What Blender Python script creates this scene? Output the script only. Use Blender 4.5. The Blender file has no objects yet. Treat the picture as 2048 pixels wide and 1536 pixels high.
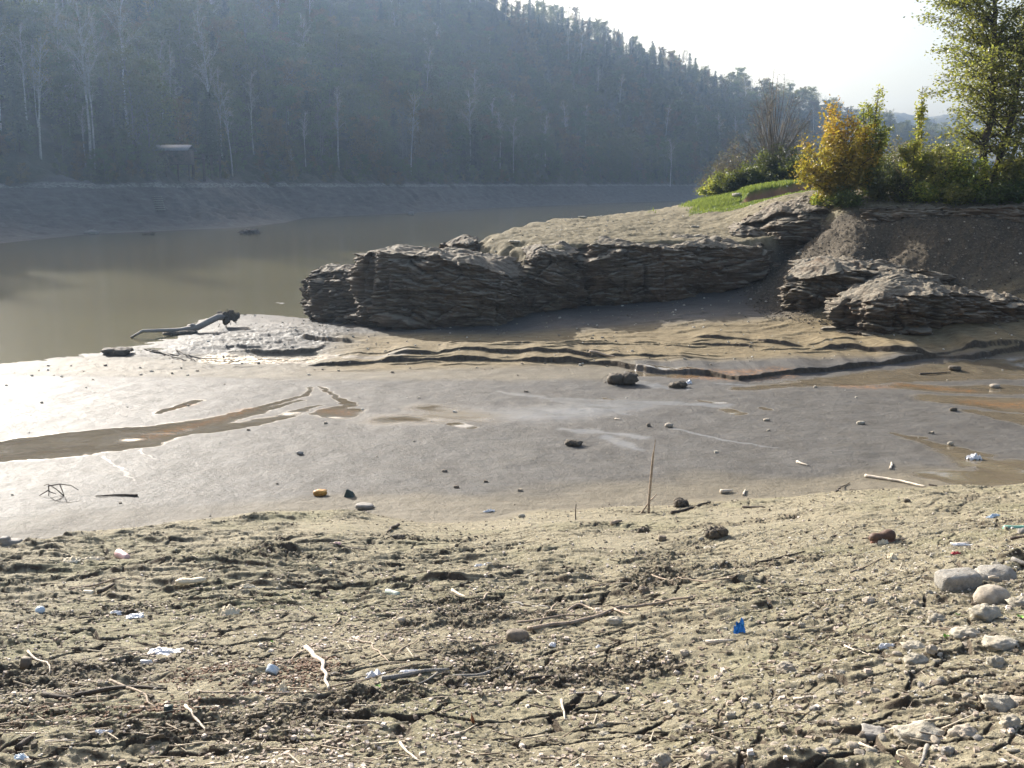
import bpy, math, random
import numpy as np
from mathutils import Vector, Matrix
R = math.radians
SC = bpy.context.scene
COL = SC.collection

# ------------------------------------------------------------------ camera, sky, sun, exposure
F_PX = 2010.0; PITCH = 11.2
cam_d = bpy.data.cameras.new('camera'); cam = bpy.data.objects.new('camera', cam_d); COL.objects.link(cam)
cam.location = (0, 0, 0); cam.rotation_euler = (R(90 - PITCH), 0, 0)
cam_d.sensor_width = 36; cam_d.lens = F_PX / 2048 * 36; cam_d.clip_start = 0.1; cam_d.clip_end = 8000
SC.camera = cam
SUN_AZ, SUN_EL = -36.0, 23.5          # degrees, azimuth from +Y towards +X
w = bpy.data.worlds.new('World'); SC.world = w; w.use_nodes = True
nt = w.node_tree; nt.nodes.clear()
sky = nt.nodes.new('ShaderNodeTexSky'); sky.sky_type = 'NISHITA'; sky.sun_disc = False
sky.sun_elevation = R(SUN_EL); sky.sun_rotation = R(SUN_AZ); sky.air_density = 1.0; sky.dust_density = 6.0; sky.ozone_density = 1.0
bg = nt.nodes.new('ShaderNodeBackground'); bg.inputs[1].default_value = 0.1188
wo = nt.nodes.new('ShaderNodeOutputWorld')
nt.links.new(sky.outputs[0], bg.inputs[0]); nt.links.new(bg.outputs[0], wo.inputs[0])
sd = bpy.data.lights.new('sun', 'SUN'); sun = bpy.data.objects.new('sun', sd); COL.objects.link(sun)
sd.energy = 5.0; sd.angle = R(0.5); sd.color = (1.0, 0.955, 0.885)
SUND = Vector((math.sin(R(SUN_AZ)) * math.cos(R(SUN_EL)), math.cos(R(SUN_AZ)) * math.cos(R(SUN_EL)), math.sin(R(SUN_EL))))
sun.rotation_euler = SUND.to_track_quat('Z', 'Y').to_euler()
SC.view_settings.view_transform = 'Standard'; SC.view_settings.look = 'None'
SC.view_settings.exposure = 1.28; SC.view_settings.gamma = 1
SC.render.engine = 'CYCLES'
cy = SC.cycles
cy.max_bounces = 5; cy.diffuse_bounces = 2; cy.glossy_bounces = 2; cy.transmission_bounces = 2; cy.volume_bounces = 0
cy.transparent_max_bounces = 4; cy.use_denoising = True; cy.sample_clamp_indirect = 6
cy.volume_max_steps = 64

# ------------------------------------------------------------------ helpers: noise
_rs = np.random.RandomState(7)
PERM = _rs.permutation(512); PERM = np.concatenate([PERM, PERM])
GA = np.arange(512) * 2 * np.pi / 512.0 * 37.0
GX, GY = np.cos(GA), np.sin(GA)
def perlin(x, y, seed=0):
    x = np.asarray(x, float) + seed * 17.31; y = np.asarray(y, float) + seed * 9.77
    xi = np.floor(x).astype(np.int64); yi = np.floor(y).astype(np.int64)
    xf = x - xi; yf = y - yi
    u = xf * xf * xf * (xf * (xf * 6 - 15) + 10); v = yf * yf * yf * (yf * (yf * 6 - 15) + 10)
    def g(ix, iy, fx, fy):
        h = PERM[(PERM[ix & 511] + iy) & 511]
        return GX[h] * fx + GY[h] * fy
    a = g(xi, yi, xf, yf); b = g(xi + 1, yi, xf - 1, yf)
    c = g(xi, yi + 1, xf, yf - 1); d = g(xi + 1, yi + 1, xf - 1, yf - 1)
    return (a + (b - a) * u + ((c + (d - c) * u) - (a + (b - a) * u)) * v) * 1.5
def fbm(x, y, o=4, seed=0, g=0.5, l=2.03):
    s = 0; a = 1; f = 1
    for i in range(o):
        s = s + a * perlin(x * f, y * f, seed + i * 3.1); a *= g; f *= l
    return s
def hsh(i, j, k=0):
    i = np.asarray(i, np.int64); j = np.asarray(j, np.int64)
    return PERM[(PERM[(PERM[i & 511] + j) & 511] + k) & 511] / 511.0
def voro(x, y, seed=0):
    xi = np.floor(x).astype(np.int64); yi = np.floor(y).astype(np.int64)
    f1 = np.full(x.shape, 9.0); f2 = np.full(x.shape, 9.0); cid = np.zeros(x.shape)
    for dx in (-1, 0, 1):
        for dy in (-1, 0, 1):
            a = hsh(xi + dx, yi + dy, 11 + seed); b = hsh(xi + dx, yi + dy, 97 + seed)
            d = np.hypot(xi + dx + a - x, yi + dy + b - y)
            m = d < f1
            f2 = np.where(m, f1, np.minimum(f2, d)); cid = np.where(m, hsh(xi + dx, yi + dy, 201 + seed), cid); f1 = np.where(m, d, f1)
    return f1, f2, cid
def tstep(v): return np.floor(v) + ss(.0, .18, v - np.floor(v))
def ss(a, b, x):
    t = np.clip((x - a) / (b - a), 0, 1); return t * t * (3 - 2 * t)

# ------------------------------------------------------------------ helpers: picture point -> ray (measuring only)
CT, ST = math.cos(R(PITCH)), math.sin(R(PITCH))
def ray(px, py):
    u = (px - 1024) / F_PX; v = (768 - py) / F_PX
    return np.array([u, CT + v * ST, -ST + v * CT])
def atz(px, py, z):
    d = ray(px, py); return d * (z / d[2])
def aty(px, py, y):
    d = ray(px, py); return d * (y / d[1])

# ------------------------------------------------------------------ helpers: meshes
def mesh_from(name, v, faces, mat, parent=None, smooth=True, attrs=None):
    """v (n,3); faces (m,k) array of equal-size polygons."""
    v = np.ascontiguousarray(v, np.float32); f = np.ascontiguousarray(faces, np.int32)
    me = bpy.data.meshes.new(name)
    me.vertices.add(len(v)); me.vertices.foreach_set('co', v.ravel())
    k = f.shape[1]
    me.loops.add(f.size); me.loops.foreach_set('vertex_index', f.ravel())
    me.polygons.add(len(f)); me.polygons.foreach_set('loop_start', np.arange(0, f.size, k, dtype=np.int32))
    me.polygons.foreach_set('use_smooth', np.full(len(f), smooth))
    if attrs:
        for an, av in attrs.items():
            if av.ndim == 2:
                a = me.attributes.new(an, 'FLOAT_COLOR', 'POINT'); a.data.foreach_set('color', np.ascontiguousarray(av, np.float32).ravel())
            else:
                a = me.attributes.new(an, 'FLOAT', 'POINT'); a.data.foreach_set('value', np.ascontiguousarray(av, np.float32))
    me.update(calc_edges=True); me.validate()
    o = bpy.data.objects.new(name, me); COL.objects.link(o)
    if mat is not None: me.materials.append(mat)
    if parent is not None: o.parent = parent
    return o
def grid_faces(nr, nc, wrap=False):
    i = np.arange(nr - 1)[:, None]; j = np.arange(nc if wrap else nc - 1)[None, :]
    j2 = (j + 1) % nc
    a = i * nc + j; b = i * nc + j2; c = (i + 1) * nc + j2; d = (i + 1) * nc + j
    return np.stack([a, b, c, d], -1).reshape(-1, 4)
def tag(o, label=None, cat=None, group=None, kind=None):
    if label: o['label'] = label
    if cat: o['category'] = cat
    if group: o['group'] = group
    if kind: o['kind'] = kind
    return o
def empty(name, loc=(0, 0, 0), rz=0, sc=1.0):
    o = bpy.data.objects.new(name, None); COL.objects.link(o); o.empty_display_size = 0.1
    o.location = loc; o.rotation_euler = (0, 0, rz); o.scale = (sc, sc, sc); return o
class MB:
    """collects tubes, blobs and boxes (all quads) into one mesh."""
    def __init__(s): s.v = []; s.f = []; s.n = 0; s.t = []
    def add(s, v, f, t=0.5):
        v = np.asarray(v, float); s.v.append(v); s.f.append(np.asarray(f) + s.n); s.n += len(v)
        s.t.append(np.full(len(v), t) if np.isscalar(t) else np.asarray(t))
    def tube(s, pts, rad, sides=6, t=0.5, cap=True):
        p = np.asarray(pts, float); n = len(p); rad = np.broadcast_to(np.asarray(rad, float), (n,)).copy()
        d = np.gradient(p, axis=0); d /= np.maximum(np.linalg.norm(d, axis=1, keepdims=True), 1e-9)
        ref = np.array([0, 0, 1.0]) if abs(d[0][2]) < 0.8 else np.array([1.0, 0, 0])
        a = np.cross(d, ref); a /= np.maximum(np.linalg.norm(a, axis=1, keepdims=True), 1e-9); b = np.cross(d, a)
        if cap:
            p = np.concatenate([p[:1], p, p[-1:]]); rad = np.concatenate([[1e-4], rad, [1e-4]])
            a = np.concatenate([a[:1], a, a[-1:]]); b = np.concatenate([b[:1], b, b[-1:]]); n += 2
        th = np.arange(sides) * 2 * np.pi / sides
        v = p[:, None] + rad[:, None, None] * (a[:, None] * np.cos(th)[None, :, None] + b[:, None] * np.sin(th)[None, :, None])
        s.add(v.reshape(-1, 3), grid_faces(n, sides, True), t)
    def box(s, c, sz, rot=None, t=0.5):
        x, y, z = np.asarray(sz, float) / 2
        v = np.array([[-x, -y, -z], [x, -y, -z], [x, y, -z], [-x, y, -z], [-x, -y, z], [x, -y, z], [x, y, z], [-x, y, z]])
        if rot is not None: v = v @ np.array(rot).T
        s.add(v + np.asarray(c), [[0, 3, 2, 1], [4, 5, 6, 7], [0, 1, 5, 4], [1, 2, 6, 5], [2, 3, 7, 6], [3, 0, 4, 7]], t)
    def leaves(s, c, size, rng, t=None, flat=0.0, asp=0.55):
        c = np.asarray(c, float); n = len(c)
        u = rng.normal(size=(n, 3)); u[:, 2] *= (1 - flat); u /= np.linalg.norm(u, axis=1, keepdims=True)
        w_ = rng.normal(size=(n, 3)); w_[:, 2] *= (1 - flat); v_ = np.cross(u, np.cross(u, w_) if flat == 0 else w_ * [1, 1, 1] + [0, 0, 0.01])
        v_ = w_ - (w_ * u).sum(1, keepdims=True) * u; v_ /= np.maximum(np.linalg.norm(v_, axis=1, keepdims=True), 1e-6)
        sz = np.broadcast_to(size, (n,))[:, None] * rng.uniform(0.65, 1.35, (n, 1))
        P = np.stack([c - u * sz, c + v_ * sz * asp, c + u * sz, c - v_ * sz * asp], 1).reshape(-1, 3)
        f = np.arange(4 * n).reshape(-1, 4)
        tt = rng.uniform(0, 1, n) if t is None else np.clip(np.asarray(t) + rng.normal(0, .12, n), 0, 1)
        s.add(P, f, np.repeat(tt, 4))
    def build(s, name, mat, parent=None, smooth=True):
        return mesh_from(name, np.concatenate(s.v), np.concatenate(s.f), mat, parent, smooth, {'tint': np.concatenate(s.t)})

# ------------------------------------------------------------------ helpers: materials
def new_mat(name):
    m = bpy.data.materials.new(name); m.use_nodes = True; m.node_tree.nodes.clear(); return m
class N:
    def __init__(s, m): s.t = m.node_tree; s.n = s.t.nodes; s.l = s.t.links
    def mk(s, typ, ins=None, **kw):
        n = s.n.new(typ)
        for k, v in kw.items(): setattr(n, k, v)
        if ins:
            for k, v in ins.items():
                if isinstance(v, bpy.types.NodeSocket): s.l.new(v, n.inputs[k])
                else: n.inputs[k].default_value = v
        return n
    def co(s): return s.mk('ShaderNodeTexCoord').outputs['Object']
    def pos(s): return s.mk('ShaderNodeNewGeometry').outputs['Position']
    def noise(s, vec, scale, detail=4, rough=.6, out='Fac'): return s.mk('ShaderNodeTexNoise', {'Vector': vec, 'Scale': scale, 'Detail': detail, 'Roughness': rough}).outputs[out]
    def scale(s, vec, sx, sy, sz, rot=(0, 0, 0)): return s.mk('ShaderNodeMapping', {'Vector': vec, 'Scale': (sx, sy, sz), 'Rotation': rot}).outputs[0]
    def ramp(s, fac, stops, interp='LINEAR'):
        n = s.mk('ShaderNodeValToRGB', {'Fac': fac}); e = n.color_ramp.elements; n.color_ramp.interpolation = interp
        while len(e) > 1: e.remove(e[-1])
        for i, (p, c) in enumerate(stops):
            k = e[0] if i == 0 else e.new(p)
            k.position = p; k.color = (*c, 1) if len(c) == 3 else c
        return n.outputs[0]
    def mix(s, f, a, b, mode='MIX'):
        n = s.mk('ShaderNodeMix', data_type='RGBA', blend_type=mode); n.clamp_factor = True
        for sock, v in ((n.inputs[0], f), (n.inputs[6], a), (n.inputs[7], b)):
            if isinstance(v, bpy.types.NodeSocket): s.l.new(v, sock)
            else: sock.default_value = (*v, 1) if isinstance(v, tuple) and len(v) == 3 else v
        return n.outputs[2]
    def m(s, op, a, b=0.0, c=0.0, clamp=False):
        n = s.mk('ShaderNodeMath', operation=op, use_clamp=clamp)
        for i, v in enumerate((a, b, c)):
            if isinstance(v, bpy.types.NodeSocket): s.l.new(v, n.inputs[i])
            else: n.inputs[i].default_value = v
        return n.outputs[0]
    def bump(s, h, strength, dist, normal=None):
        d = {'Height': h, 'Strength': strength, 'Distance': dist}
        if normal is not None: d['Normal'] = normal
        return s.mk('ShaderNodeBump', d).outputs[0]
    def attr(s, name): return s.mk('ShaderNodeAttribute', attribute_name=name)
    def out(s, sh): s.mk('ShaderNodeOutputMaterial', {'Surface': sh})
    def pbr(s, col, rough=.8, normal=None, spec=.5, **kw):
        d = {'Base Color': (*col, 1) if isinstance(col, tuple) and len(col) == 3 else col, 'Roughness': rough, 'Specular IOR Level': spec}
        if normal is not None: d['Normal'] = normal
        d.update(kw); n = s.mk('ShaderNodeBsdfPrincipled', d); return n.outputs[0]

# ================================================================== near ground: one height field
WATER_Z = -6.5
def tps_fit(P, z, lam=0.02):
    n = len(P); d = np.hypot(P[:, None, 0] - P[None, :, 0], P[:, None, 1] - P[None, :, 1])
    K = d * d * np.log(d + 1e-9) + lam * 50 * np.eye(n)
    A = np.zeros((n + 3, n + 3)); A[:n, :n] = K; A[:n, n] = 1; A[:n, n + 1:] = P; A[n, :n] = 1; A[n + 1:, :n] = P.T
    c = np.linalg.solve(A, np.concatenate([z, [0, 0, 0]]))
    def f(x, y):
        s = c[n] + c[n + 1] * x + c[n + 2] * y
        for i in range(n):
            dd = (x - P[i, 0]) ** 2 + (y - P[i, 1]) ** 2
            s = s + c[i] * dd * np.log(dd + 1e-12) * 0.5
        return s
    return f
LOW = [atz(a, b, z) for a, b, z in [
    (0,1090,-5.4),(500,1040,-5.42),(1000,1045,-5.38),(1300,1040,-5.4),(1700,1010,-5.38),(2048,965,-5.25),
    (0,900,-5.78),(500,900,-5.72),(1024,900,-5.66),(1500,880,-5.66),(2048,860,-5.6),
    (0,800,-6.12),(500,800,-6.02),(1000,800,-5.9),(1500,790,-5.88),(2048,790,-5.75),
    (0,727,-6.5),(300,722,-6.47),(600,728,-6.32),(900,735,-6.12),(1250,745,-6.05),(1700,745,-5.98),(2048,738,-5.88),
    (250,706,-6.47),(450,700,-6.38),(650,690,-6.22),(430,655,-6.44),(560,650,-6.33),(470,628,-6.47),(570,606,-6.46),(680,650,-6.1),
    (800,690,-6.0),(1000,700,-5.9),(1200,695,-5.8),(1500,700,-5.7),(1800,700,-5.6),(2048,700,-5.55),
    (800,665,-5.95),(1000,660,-5.8),(1200,650,-5.55),(1500,655,-5.35),(1700,672,-5.4),(2048,662,-5.2),
    (1100,625,-5.35),(1300,612,-5.15),(1400,590,-4.8),(1500,556,-4.25),(1575,512,-3.35),(1450,620,-5.05),(1540,640,-5.2),(1610,490,-2.9),
    (1650,525,-3.32),(1780,555,-3.8),(1590,600,-4.75),(1720,640,-5.0),(1900,590,-4.1),(2048,600,-4.3),(1900,630,-4.9),(2048,640,-4.9)]]
LOW += [aty(a, b, y) for a, b, y in [(1690,480,42.2),(1800,478,42.0),(1900,510,40.7),(2048,520,39.8),(1720,446,43.8),(1850,445,43),(2048,448,42.2),(1650,466,44.4)]]
LOW += [np.array(p) for p in [(-20,44,-6.9),(-30,42,-7.3),(-45,60,-8.5),(-14.5,53,-6.9),(-9,56,-7.2),(-4,56,-7.0),(0,66,-7.0),(8,78,-7),(12,95,-7.5),
                              (-9,47,-6.35),(-4,50,-6.5),(40,35,-4.6),(40,25,-5),(40,42,-3.6),(-25,20,-6.2),(-40,20,-7.5),(-40,35,-8)]]
LOW = np.array(LOW); lowf = tps_fit(LOW[:, :2], LOW[:, 2])
UP = [aty(a, b, y) for a, b, y in [(1000,512,44.5),(1060,492,45.5),(1200,482,46.2),(1400,476,47),(1540,468,47.5),(940,478,48.5),(990,462,52),(1060,441,57),(1200,431,61),
    (1340,414,64.5),(1300,450,52),(1200,455,51),(1500,407,57),(1450,440,52),(1600,448,47.6),(1620,404,48.8),(1565,394,51),(1500,391,59.5),(1640,390,50),(1420,397,67),
    (1550,374,66),(1700,402,46.4),(1850,404,45.0),(2048,402,44.0),(1800,380,60),(2048,372,60),(1900,352,80),(1650,360,80)]]
UP += [np.array(p) for p in [(26,95,-0.3),(60,140,0.5),(60,45,-.3),(45,60,.3)]]
UP = np.array(UP); upf = tps_fit(UP[:, :2], UP[:, 2])
Q = np.array([(0.4,44.0),(2.2,44.2),(3.0,45.0),(5,45.2),(9,45.6),(12,46.0),(12.8,46.8),(13.6,46.4),(14.9,45.2),(17,44.4),(20,43.6),(23,42.8),(34,41.5),(60,40),
              (110,40),(110,150),(44,150),(27,95),(18,80),(13.8,71),(10.5,66.5),(5.6,62.5),(1.1,58.6),(-1.6,53),(-2.6,50),(-2.2,47.5),(-0.6,46)])
def sdist(x, y, P):
    """signed distance to polygon, positive inside"""
    d = np.full(np.shape(x), 1e9); ins = np.zeros(np.shape(x), bool)
    for i in range(len(P)):
        a = P[i]; b = P[(i + 1) % len(P)]; ab = b - a
        t = np.clip(((x - a[0]) * ab[0] + (y - a[1]) * ab[1]) / (ab @ ab), 0, 1)
        d = np.minimum(d, np.hypot(x - a[0] - t * ab[0], y - a[1] - t * ab[1]))
        c = (a[1] > y) != (b[1] > y)
        ins ^= c & (x < (b[0] - a[0]) * (y - a[1]) / (b[1] - a[1] + 1e-12) + a[0])
    return np.where(ins, d, -d)
GXA = np.arange(-62, 112, .4); GYA = np.arange(-4, 152, .4)
_gx, _gy = np.meshgrid(GXA, GYA)
G_LOW = lowf(_gx, _gy); G_UP = upf(_gx, _gy); G_SD = sdist(_gx, _gy, Q)
def bil(G, x, y):
    fx = np.clip((x - GXA[0]) / .4, 0, len(GXA) - 1.001); fy = np.clip((y - GYA[0]) / .4, 0, len(GYA) - 1.001)
    i = fx.astype(int); j = fy.astype(int); u = fx - i; v = fy - j
    return (G[j, i] * (1 - u) + G[j, i + 1] * u) * (1 - v) + (G[j + 1, i] * (1 - u) + G[j + 1, i + 1] * u) * v
def line(pts, z=None):
    return np.array([atz(a, b, z if z is not None else c) for a, b, c in [(p + (None,))[:3] for p in pts]])[:, :2]
LEDGES = [  # picture polyline of the foot, plane height, step height, decay length
    ([(600,716),(700,719),(780,716),(900,719),(1000,722),(1220,730),(1295,745),(1420,752),(1480,765),(1560,752),(1700,742),(1850,733),(2048,724)], -6.0, .16, 5.0),
    ([(770,702),(860,703),(950,702),(1080,708),(1200,716),(1320,716),(1400,722)], -5.85, .12, 3.0),
    ([(980,688),(1150,692),(1300,692),(1480,698),(1600,706)], -5.75, .07, 2.0),
    ([(1610,694),(1700,692),(1780,700),(1850,703),(1950,706),(2048,697)], -5.5, .15, 3.0),
    ([(1380,668),(1500,674),(1620,684)], -5.4, .13, 2.0),
    ([(430,704),(520,711),(620,712),(655,700),(680,684)], -6.35, .16, 2.0),
    ([(560,672),(620,680),(700,690),(760,700)], -6.2, .14, 2.0)]
LEDG = [(line(p, z), h, dec) for p, z, h, dec in LEDGES]
# footprint/dig patches and ridged patches on the slope, picture centre -> ground
def fslope(x, y):
    s = -1.6 - .238 * y + .02 * x
    s = s + np.where(x > 0, .085 * x * np.exp(-((y - 6) / 9.0) ** 2) + .02 * x, 0) + np.where(x < 0, .018 * x, 0)
    return s
def foot_base(x, y):
    s = fslope(x, y)
    s = s + .10 * perlin(x * .35 + 3, y * .5, 5) + .05 * perlin(x * .9, y * 1.1, 6)
    # soft mound at the left lip of the slope
    s = s + .22 * np.exp(-((x + 4.2) / 2.2) ** 2 - ((y - 15.4) / 1.6) ** 2)
    return s
def relief(x, y):
    """terraces, cracks and clods of the drying slope, metres; returns height, crack mask, clod mask"""
    wx = x + .25 * perlin(x * .8, y * .8, 21); wy = y + .25 * perlin(x * .7, y * .9, 22)
    tilt = y + .16 * x + .18 * fbm(x * .5, y * .5, 3, 23)
    lip = np.zeros_like(x)
    rib = ss(-.25, .35, perlin(x * .28 + 5, y * .3, 24) + np.where(x < 2, .25, -.05))
    for k, (per, amp) in enumerate(((.62, .034), (.27, .024), (.13, .013))):
        ph = tilt / per + .55 * fbm(x * 1.1 / (per * 3 + .3), y * .7, 3, 30 + k)
        fr = ph - np.floor(ph); idx = np.floor(ph)
        on = ss(-.1, .3, perlin(x * (.9 / (per + .25)), idx * 5.7, 40 + k))
        on2 = on * (rib * .8 + .2)
        lip = lip + amp * on2 * (ss(0, .13, fr) * (1 - ss(.13, 1.0, fr)))
    f1, f2, cid = voro(wx * 1.9 + .3 * wy, wy * 4.2 - .8 * x)
    w_ = .035 + .03 * perlin(x * 1.3, y * 1.3, 50)
    big = 1 - ss(0, 1, (f2 - f1) / np.maximum(w_ * 2.4, .03))
    big = big * ss(-.25, .15, perlin(x * .7, y * .9, 51))
    g1, g2, gid = voro(wx * 6.5, wy * 9.5 - 1.1 * x, 7)
    sm = (1 - ss(0, .11, g2 - g1)) * ss(-.1, .3, perlin(x * 1.1, y * 1.3, 52))
    cr = np.maximum(big, sm * .6)
    h = (1.2 + .5 * ss(3, -1, x) * ss(7, 10, y)) * lip - .05 * (1 - .45 * ss(1, 2.5, x)) * big - .018 * sm + .012 * (cid - .5) + .006 * (gid - .5)
    cm = ss(.22, .5, fbm(x * .55, y * .8, 3, 60) + CL_BIAS(x, y))
    cl = np.maximum(fbm(x * 7, y * 8, 4, 61, .62) , -.25)
    h = h + cm * (cl * .042 - .008) + cm * ss(.25, .7, perlin(x * 3.3, y * 5.5, 62)) * -.05
    h = h + .007 * fbm(x * 16, y * 19, 3, 63) + .012 * fbm(x * 3.5, y * 5, 3, 64)
    return h, cr, cm
CLODS = [(1330,1260,.55,.9),(1460,1230,.4,.6),(1730,1160,.45,.8),(1650,1240,.5,.8),(1290,1360,.45,.8),(1250,1430,.3,.9),(1190,1440,.18,1.2),(1660,1330,.6,.6),(250,1390,.6,.5),
         (760,1475,.35,.8),(620,1510,.3,.8),(1370,1515,.25,.8),(500,1130,1.2,.5),(350,1090,1.2,.5),(1000,1095,1.0,.5),(780,1075,.5,.5),(1450,1450,.4,.4),(80,1340,.6,.4)]
CLW = [(atz(a, b, -3.2) if b > 1300 else atz(a, b, -3.9) if b > 1150 else atz(a, b, -4.8), r, s) for a, b, r, s in CLODS]
def CL_BIAS(x, y):
    b = np.full(np.shape(x), -.22)
    for c, r, s in CLW: b = b + .75 * s * np.exp(-((x - c[0]) ** 2 + ((y - c[1]) * 1.2) ** 2) / (r * r))
    return b

def height(x, y, full=True):
    x = np.asarray(x, float); y = np.asarray(y, float)
    F = foot_base(x, y)
    L = bil(G_LOW, x, y)
    # mudflat unevenness, ledges
    L = L + .035 * fbm(x * .45, y * .45, 3, 1) * ss(40, 30, y) + .012 * perlin(x * 2, y * 2, 2)
    wob = .09 * fbm(x * .33, y * .05, 3, 3) + .05 * fbm(x * 2.2, y * .5, 4, 4, .6) 
    rk = np.zeros_like(x)
    for P, h, dec in LEDG:
        yb = np.interp(x, P[:, 0], P[:, 1]) + wob
        ext = ss(P[0, 0] - .1, P[0, 0] + .8, x) * (1 - ss(P[-1, 0] - .8, P[-1, 0] + .1, x)) if P[-1, 0] < 15 else ss(P[0, 0] - .1, P[0, 0] + .8, x)
        hh = h * (.55 + .6 * ss(-.4, .2, perlin(x * .55, h * 50, 8)) + .2 * perlin(x * 2.4, h * 30, 18))
        st = ss(-.01, .09, y - yb + .03 * perlin(x * 9, y * 3, 19)) * (1 - ss(.2, dec, y - yb))
        L = L + ext * hh * st
        rk = np.maximum(rk, ext * ss(-.12, -.02, y - yb) * (1 - ss(.12, .25, y - yb)))
    # clumpy muddy spit below the rocks, and thin shale steps on the bench
    spit = np.exp(-((x + 10) / 4.5) ** 2 - ((y - 41) / 5) ** 2)
    L = L + spit * (.16 * tstep(fbm(x * .30, y * 1.1, 4, 70, .5) * 3.5) / 3.5 + .012 * fbm(x * 3, y * 6, 3, 75))
    bench = ss(32.5, 35, y) * (1 - ss(41, 44, y)) * ss(-9, -4, x)
    ph = (y + .35 * fbm(x * .4, y * .3, 3, 71)) / .55; fr = ph - np.floor(ph)
    L = L + bench * .055 * ss(0, .10, fr) * (1 - fr) * ss(0, .3, perlin(x * .5, np.floor(ph) * 3.3, 72))
    scree = ss(38, 41, y) * ss(9, 12, x)
    L = L + scree * (.045 * fbm(x * 2.6, y * 2.6, 5, 73, .65) + .14 * fbm(x * .5, y * .5, 2, 74))
    sd = bil(G_SD, x, y) + .25 * fbm(x * .7, y * .7, 3, 9)
    wid = np.where(y - .9 * x > 45.5, 3.5, .9)
    k = ss(-wid * .5, wid * .5, sd)
    U = bil(G_UP, x, y) + .09 * fbm(x * .5, y * .6, 4, 10) + .035 * fbm(x * 2.4, y * 3.2, 3, 11)
    # grass bank step
    bank = ss(-.1, .12, (y - 57.6 - .3 * perlin(x * 1.2, 0, 12))) * ss(12.9, 13.5, x) * (1 - ss(17.0, 18, x)) * (1 - ss(58.3, 63, y)) * .5
    U = U + bank
    L = L + (U - L) * k
    if not full: return np.maximum(F, L)
    near = y < 24
    rel = np.zeros_like(F)
    if np.any(near):
        q, cr, cm = relief(x[near], y[near]); rel[near] = q
    edge = ss(-.02, .35, F - L)
    H = np.where(F > L, L + (F - L) + rel * edge * (1 - .75 * DRYS(x, y)), L + 0.0)
    mud = np.where(F > L, 0, 1.0)
    H = H + mud * (.004 * fbm(x * 5, y * 6, 3, 80) + .0018 * fbm(x * 15, y * 17, 3, 82) - .005 * ss(.35, .6, fbm(x * 2.6, y * 4.2, 4, 83, .65))) * ss(34, 30, y) + .010 * fbm(x * 4, y * 7, 3, 81) * ss(33, 35, y)
    return H
# smoother dry shoulder where the slope meets the flat
SMOOTH = [(650,1075,-5.1,1.6,.7),(1150,1060,-5.1,2.4,.7),(1450,1110,-4.6,1.6,.8),(1250,1140,-4.3,1.0,.8),(1600,1060,-4.8,2.0,.7)]
SMW = [(atz(a, b, z), rx, ry) for a, b, z, rx, ry in SMOOTH]
def DRYS(x, y):
    s = np.zeros(np.shape(x))
    for c, rx, ry in SMW: s = np.maximum(s, np.exp(-((x - c[0]) / rx) ** 2 - ((y - c[1]) / ry) ** 2))
    return s
def gz(x, y): return float(height(np.array([x]), np.array([y]))[0])
_T = np.concatenate([np.arange(3.0, 12, .012), np.arange(12, 30, .03), np.arange(30, 90, .08)])
def drop(px, py):
    """where the sight line through a picture point meets the ground (coarse surface, then relief added)"""
    d = ray(px, py); d = d / d[1]
    x = _T * d[0]; y = _T; z = _T * d[2]
    h = height(x, y, False)
    i = int(np.argmax(h > z)) if np.any(h > z) else len(_T) - 1
    X, Y = x[i], y[i]
    return np.array([X, Y, gz(X, Y)])

# polar vertex grid: fine in front, coarse to the sides and behind the viewer
az = np.concatenate([np.linspace(-88, -36, 30)[:-1], np.linspace(-36, 36, 1380), np.linspace(36, 88, 30)[1:]])
rr = np.concatenate([[.2, .8, 1.5, 2.2, 2.9], np.geomspace(3.4, 19, 900), np.geomspace(19, 31, 280)[1:], np.linspace(31, 37.5, 230)[1:], np.geomspace(37.5, 60, 210)[1:], np.geomspace(60, 150, 90)[1:]])
AZ, RR = np.meshgrid(R(1) * az, rr); VX = (np.sin(AZ) * RR).ravel(); VY = (np.cos(AZ) * RR).ravel()
VZ = height(VX, VY)
# ---- material masks, all fixed to places on the ground
def capsule(x, y, pts, z=-5.8, soft=.12):
    """pts: (px, py, halfwidth m) polyline -> 0..1"""
    P = [(atz(a, b, z)[:2], w_) for a, b, w_ in pts]
    xs = [p[0][0] for p in P]; ys = [p[0][1] for p in P]; mw = max(w_ for _, w_ in P) + soft * 3
    out = np.zeros(x.shape); sel = (x > min(xs) - mw) & (x < max(xs) + mw) & (y > min(ys) - mw) & (y < max(ys) + mw)
    X, Y = x[sel], y[sel]; o = np.zeros(X.shape)
    X = X + .09 * perlin(X * 2.3, Y * 2.3, 90) + .03 * perlin(X * 8, Y * 8, 92); Y = Y + .16 * perlin(X * 2.1, Y * 1.6, 91) + .05 * perlin(X * 8, Y * 6, 93)
    for (a, wa), (b, wb) in zip(P[:-1], P[1:]):
        ab = b - a; t = np.clip(((X - a[0]) * ab[0] + (Y - a[1]) * ab[1]) / (ab @ ab + 1e-9), 0, 1)
        d = np.hypot(X - a[0] - t * ab[0], Y - a[1] - t * ab[1]) - (wa + (wb - wa) * t)
        o = np.maximum(o, 1 - ss(-soft * .3, soft, d))
    out[sel] = o; return out
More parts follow.
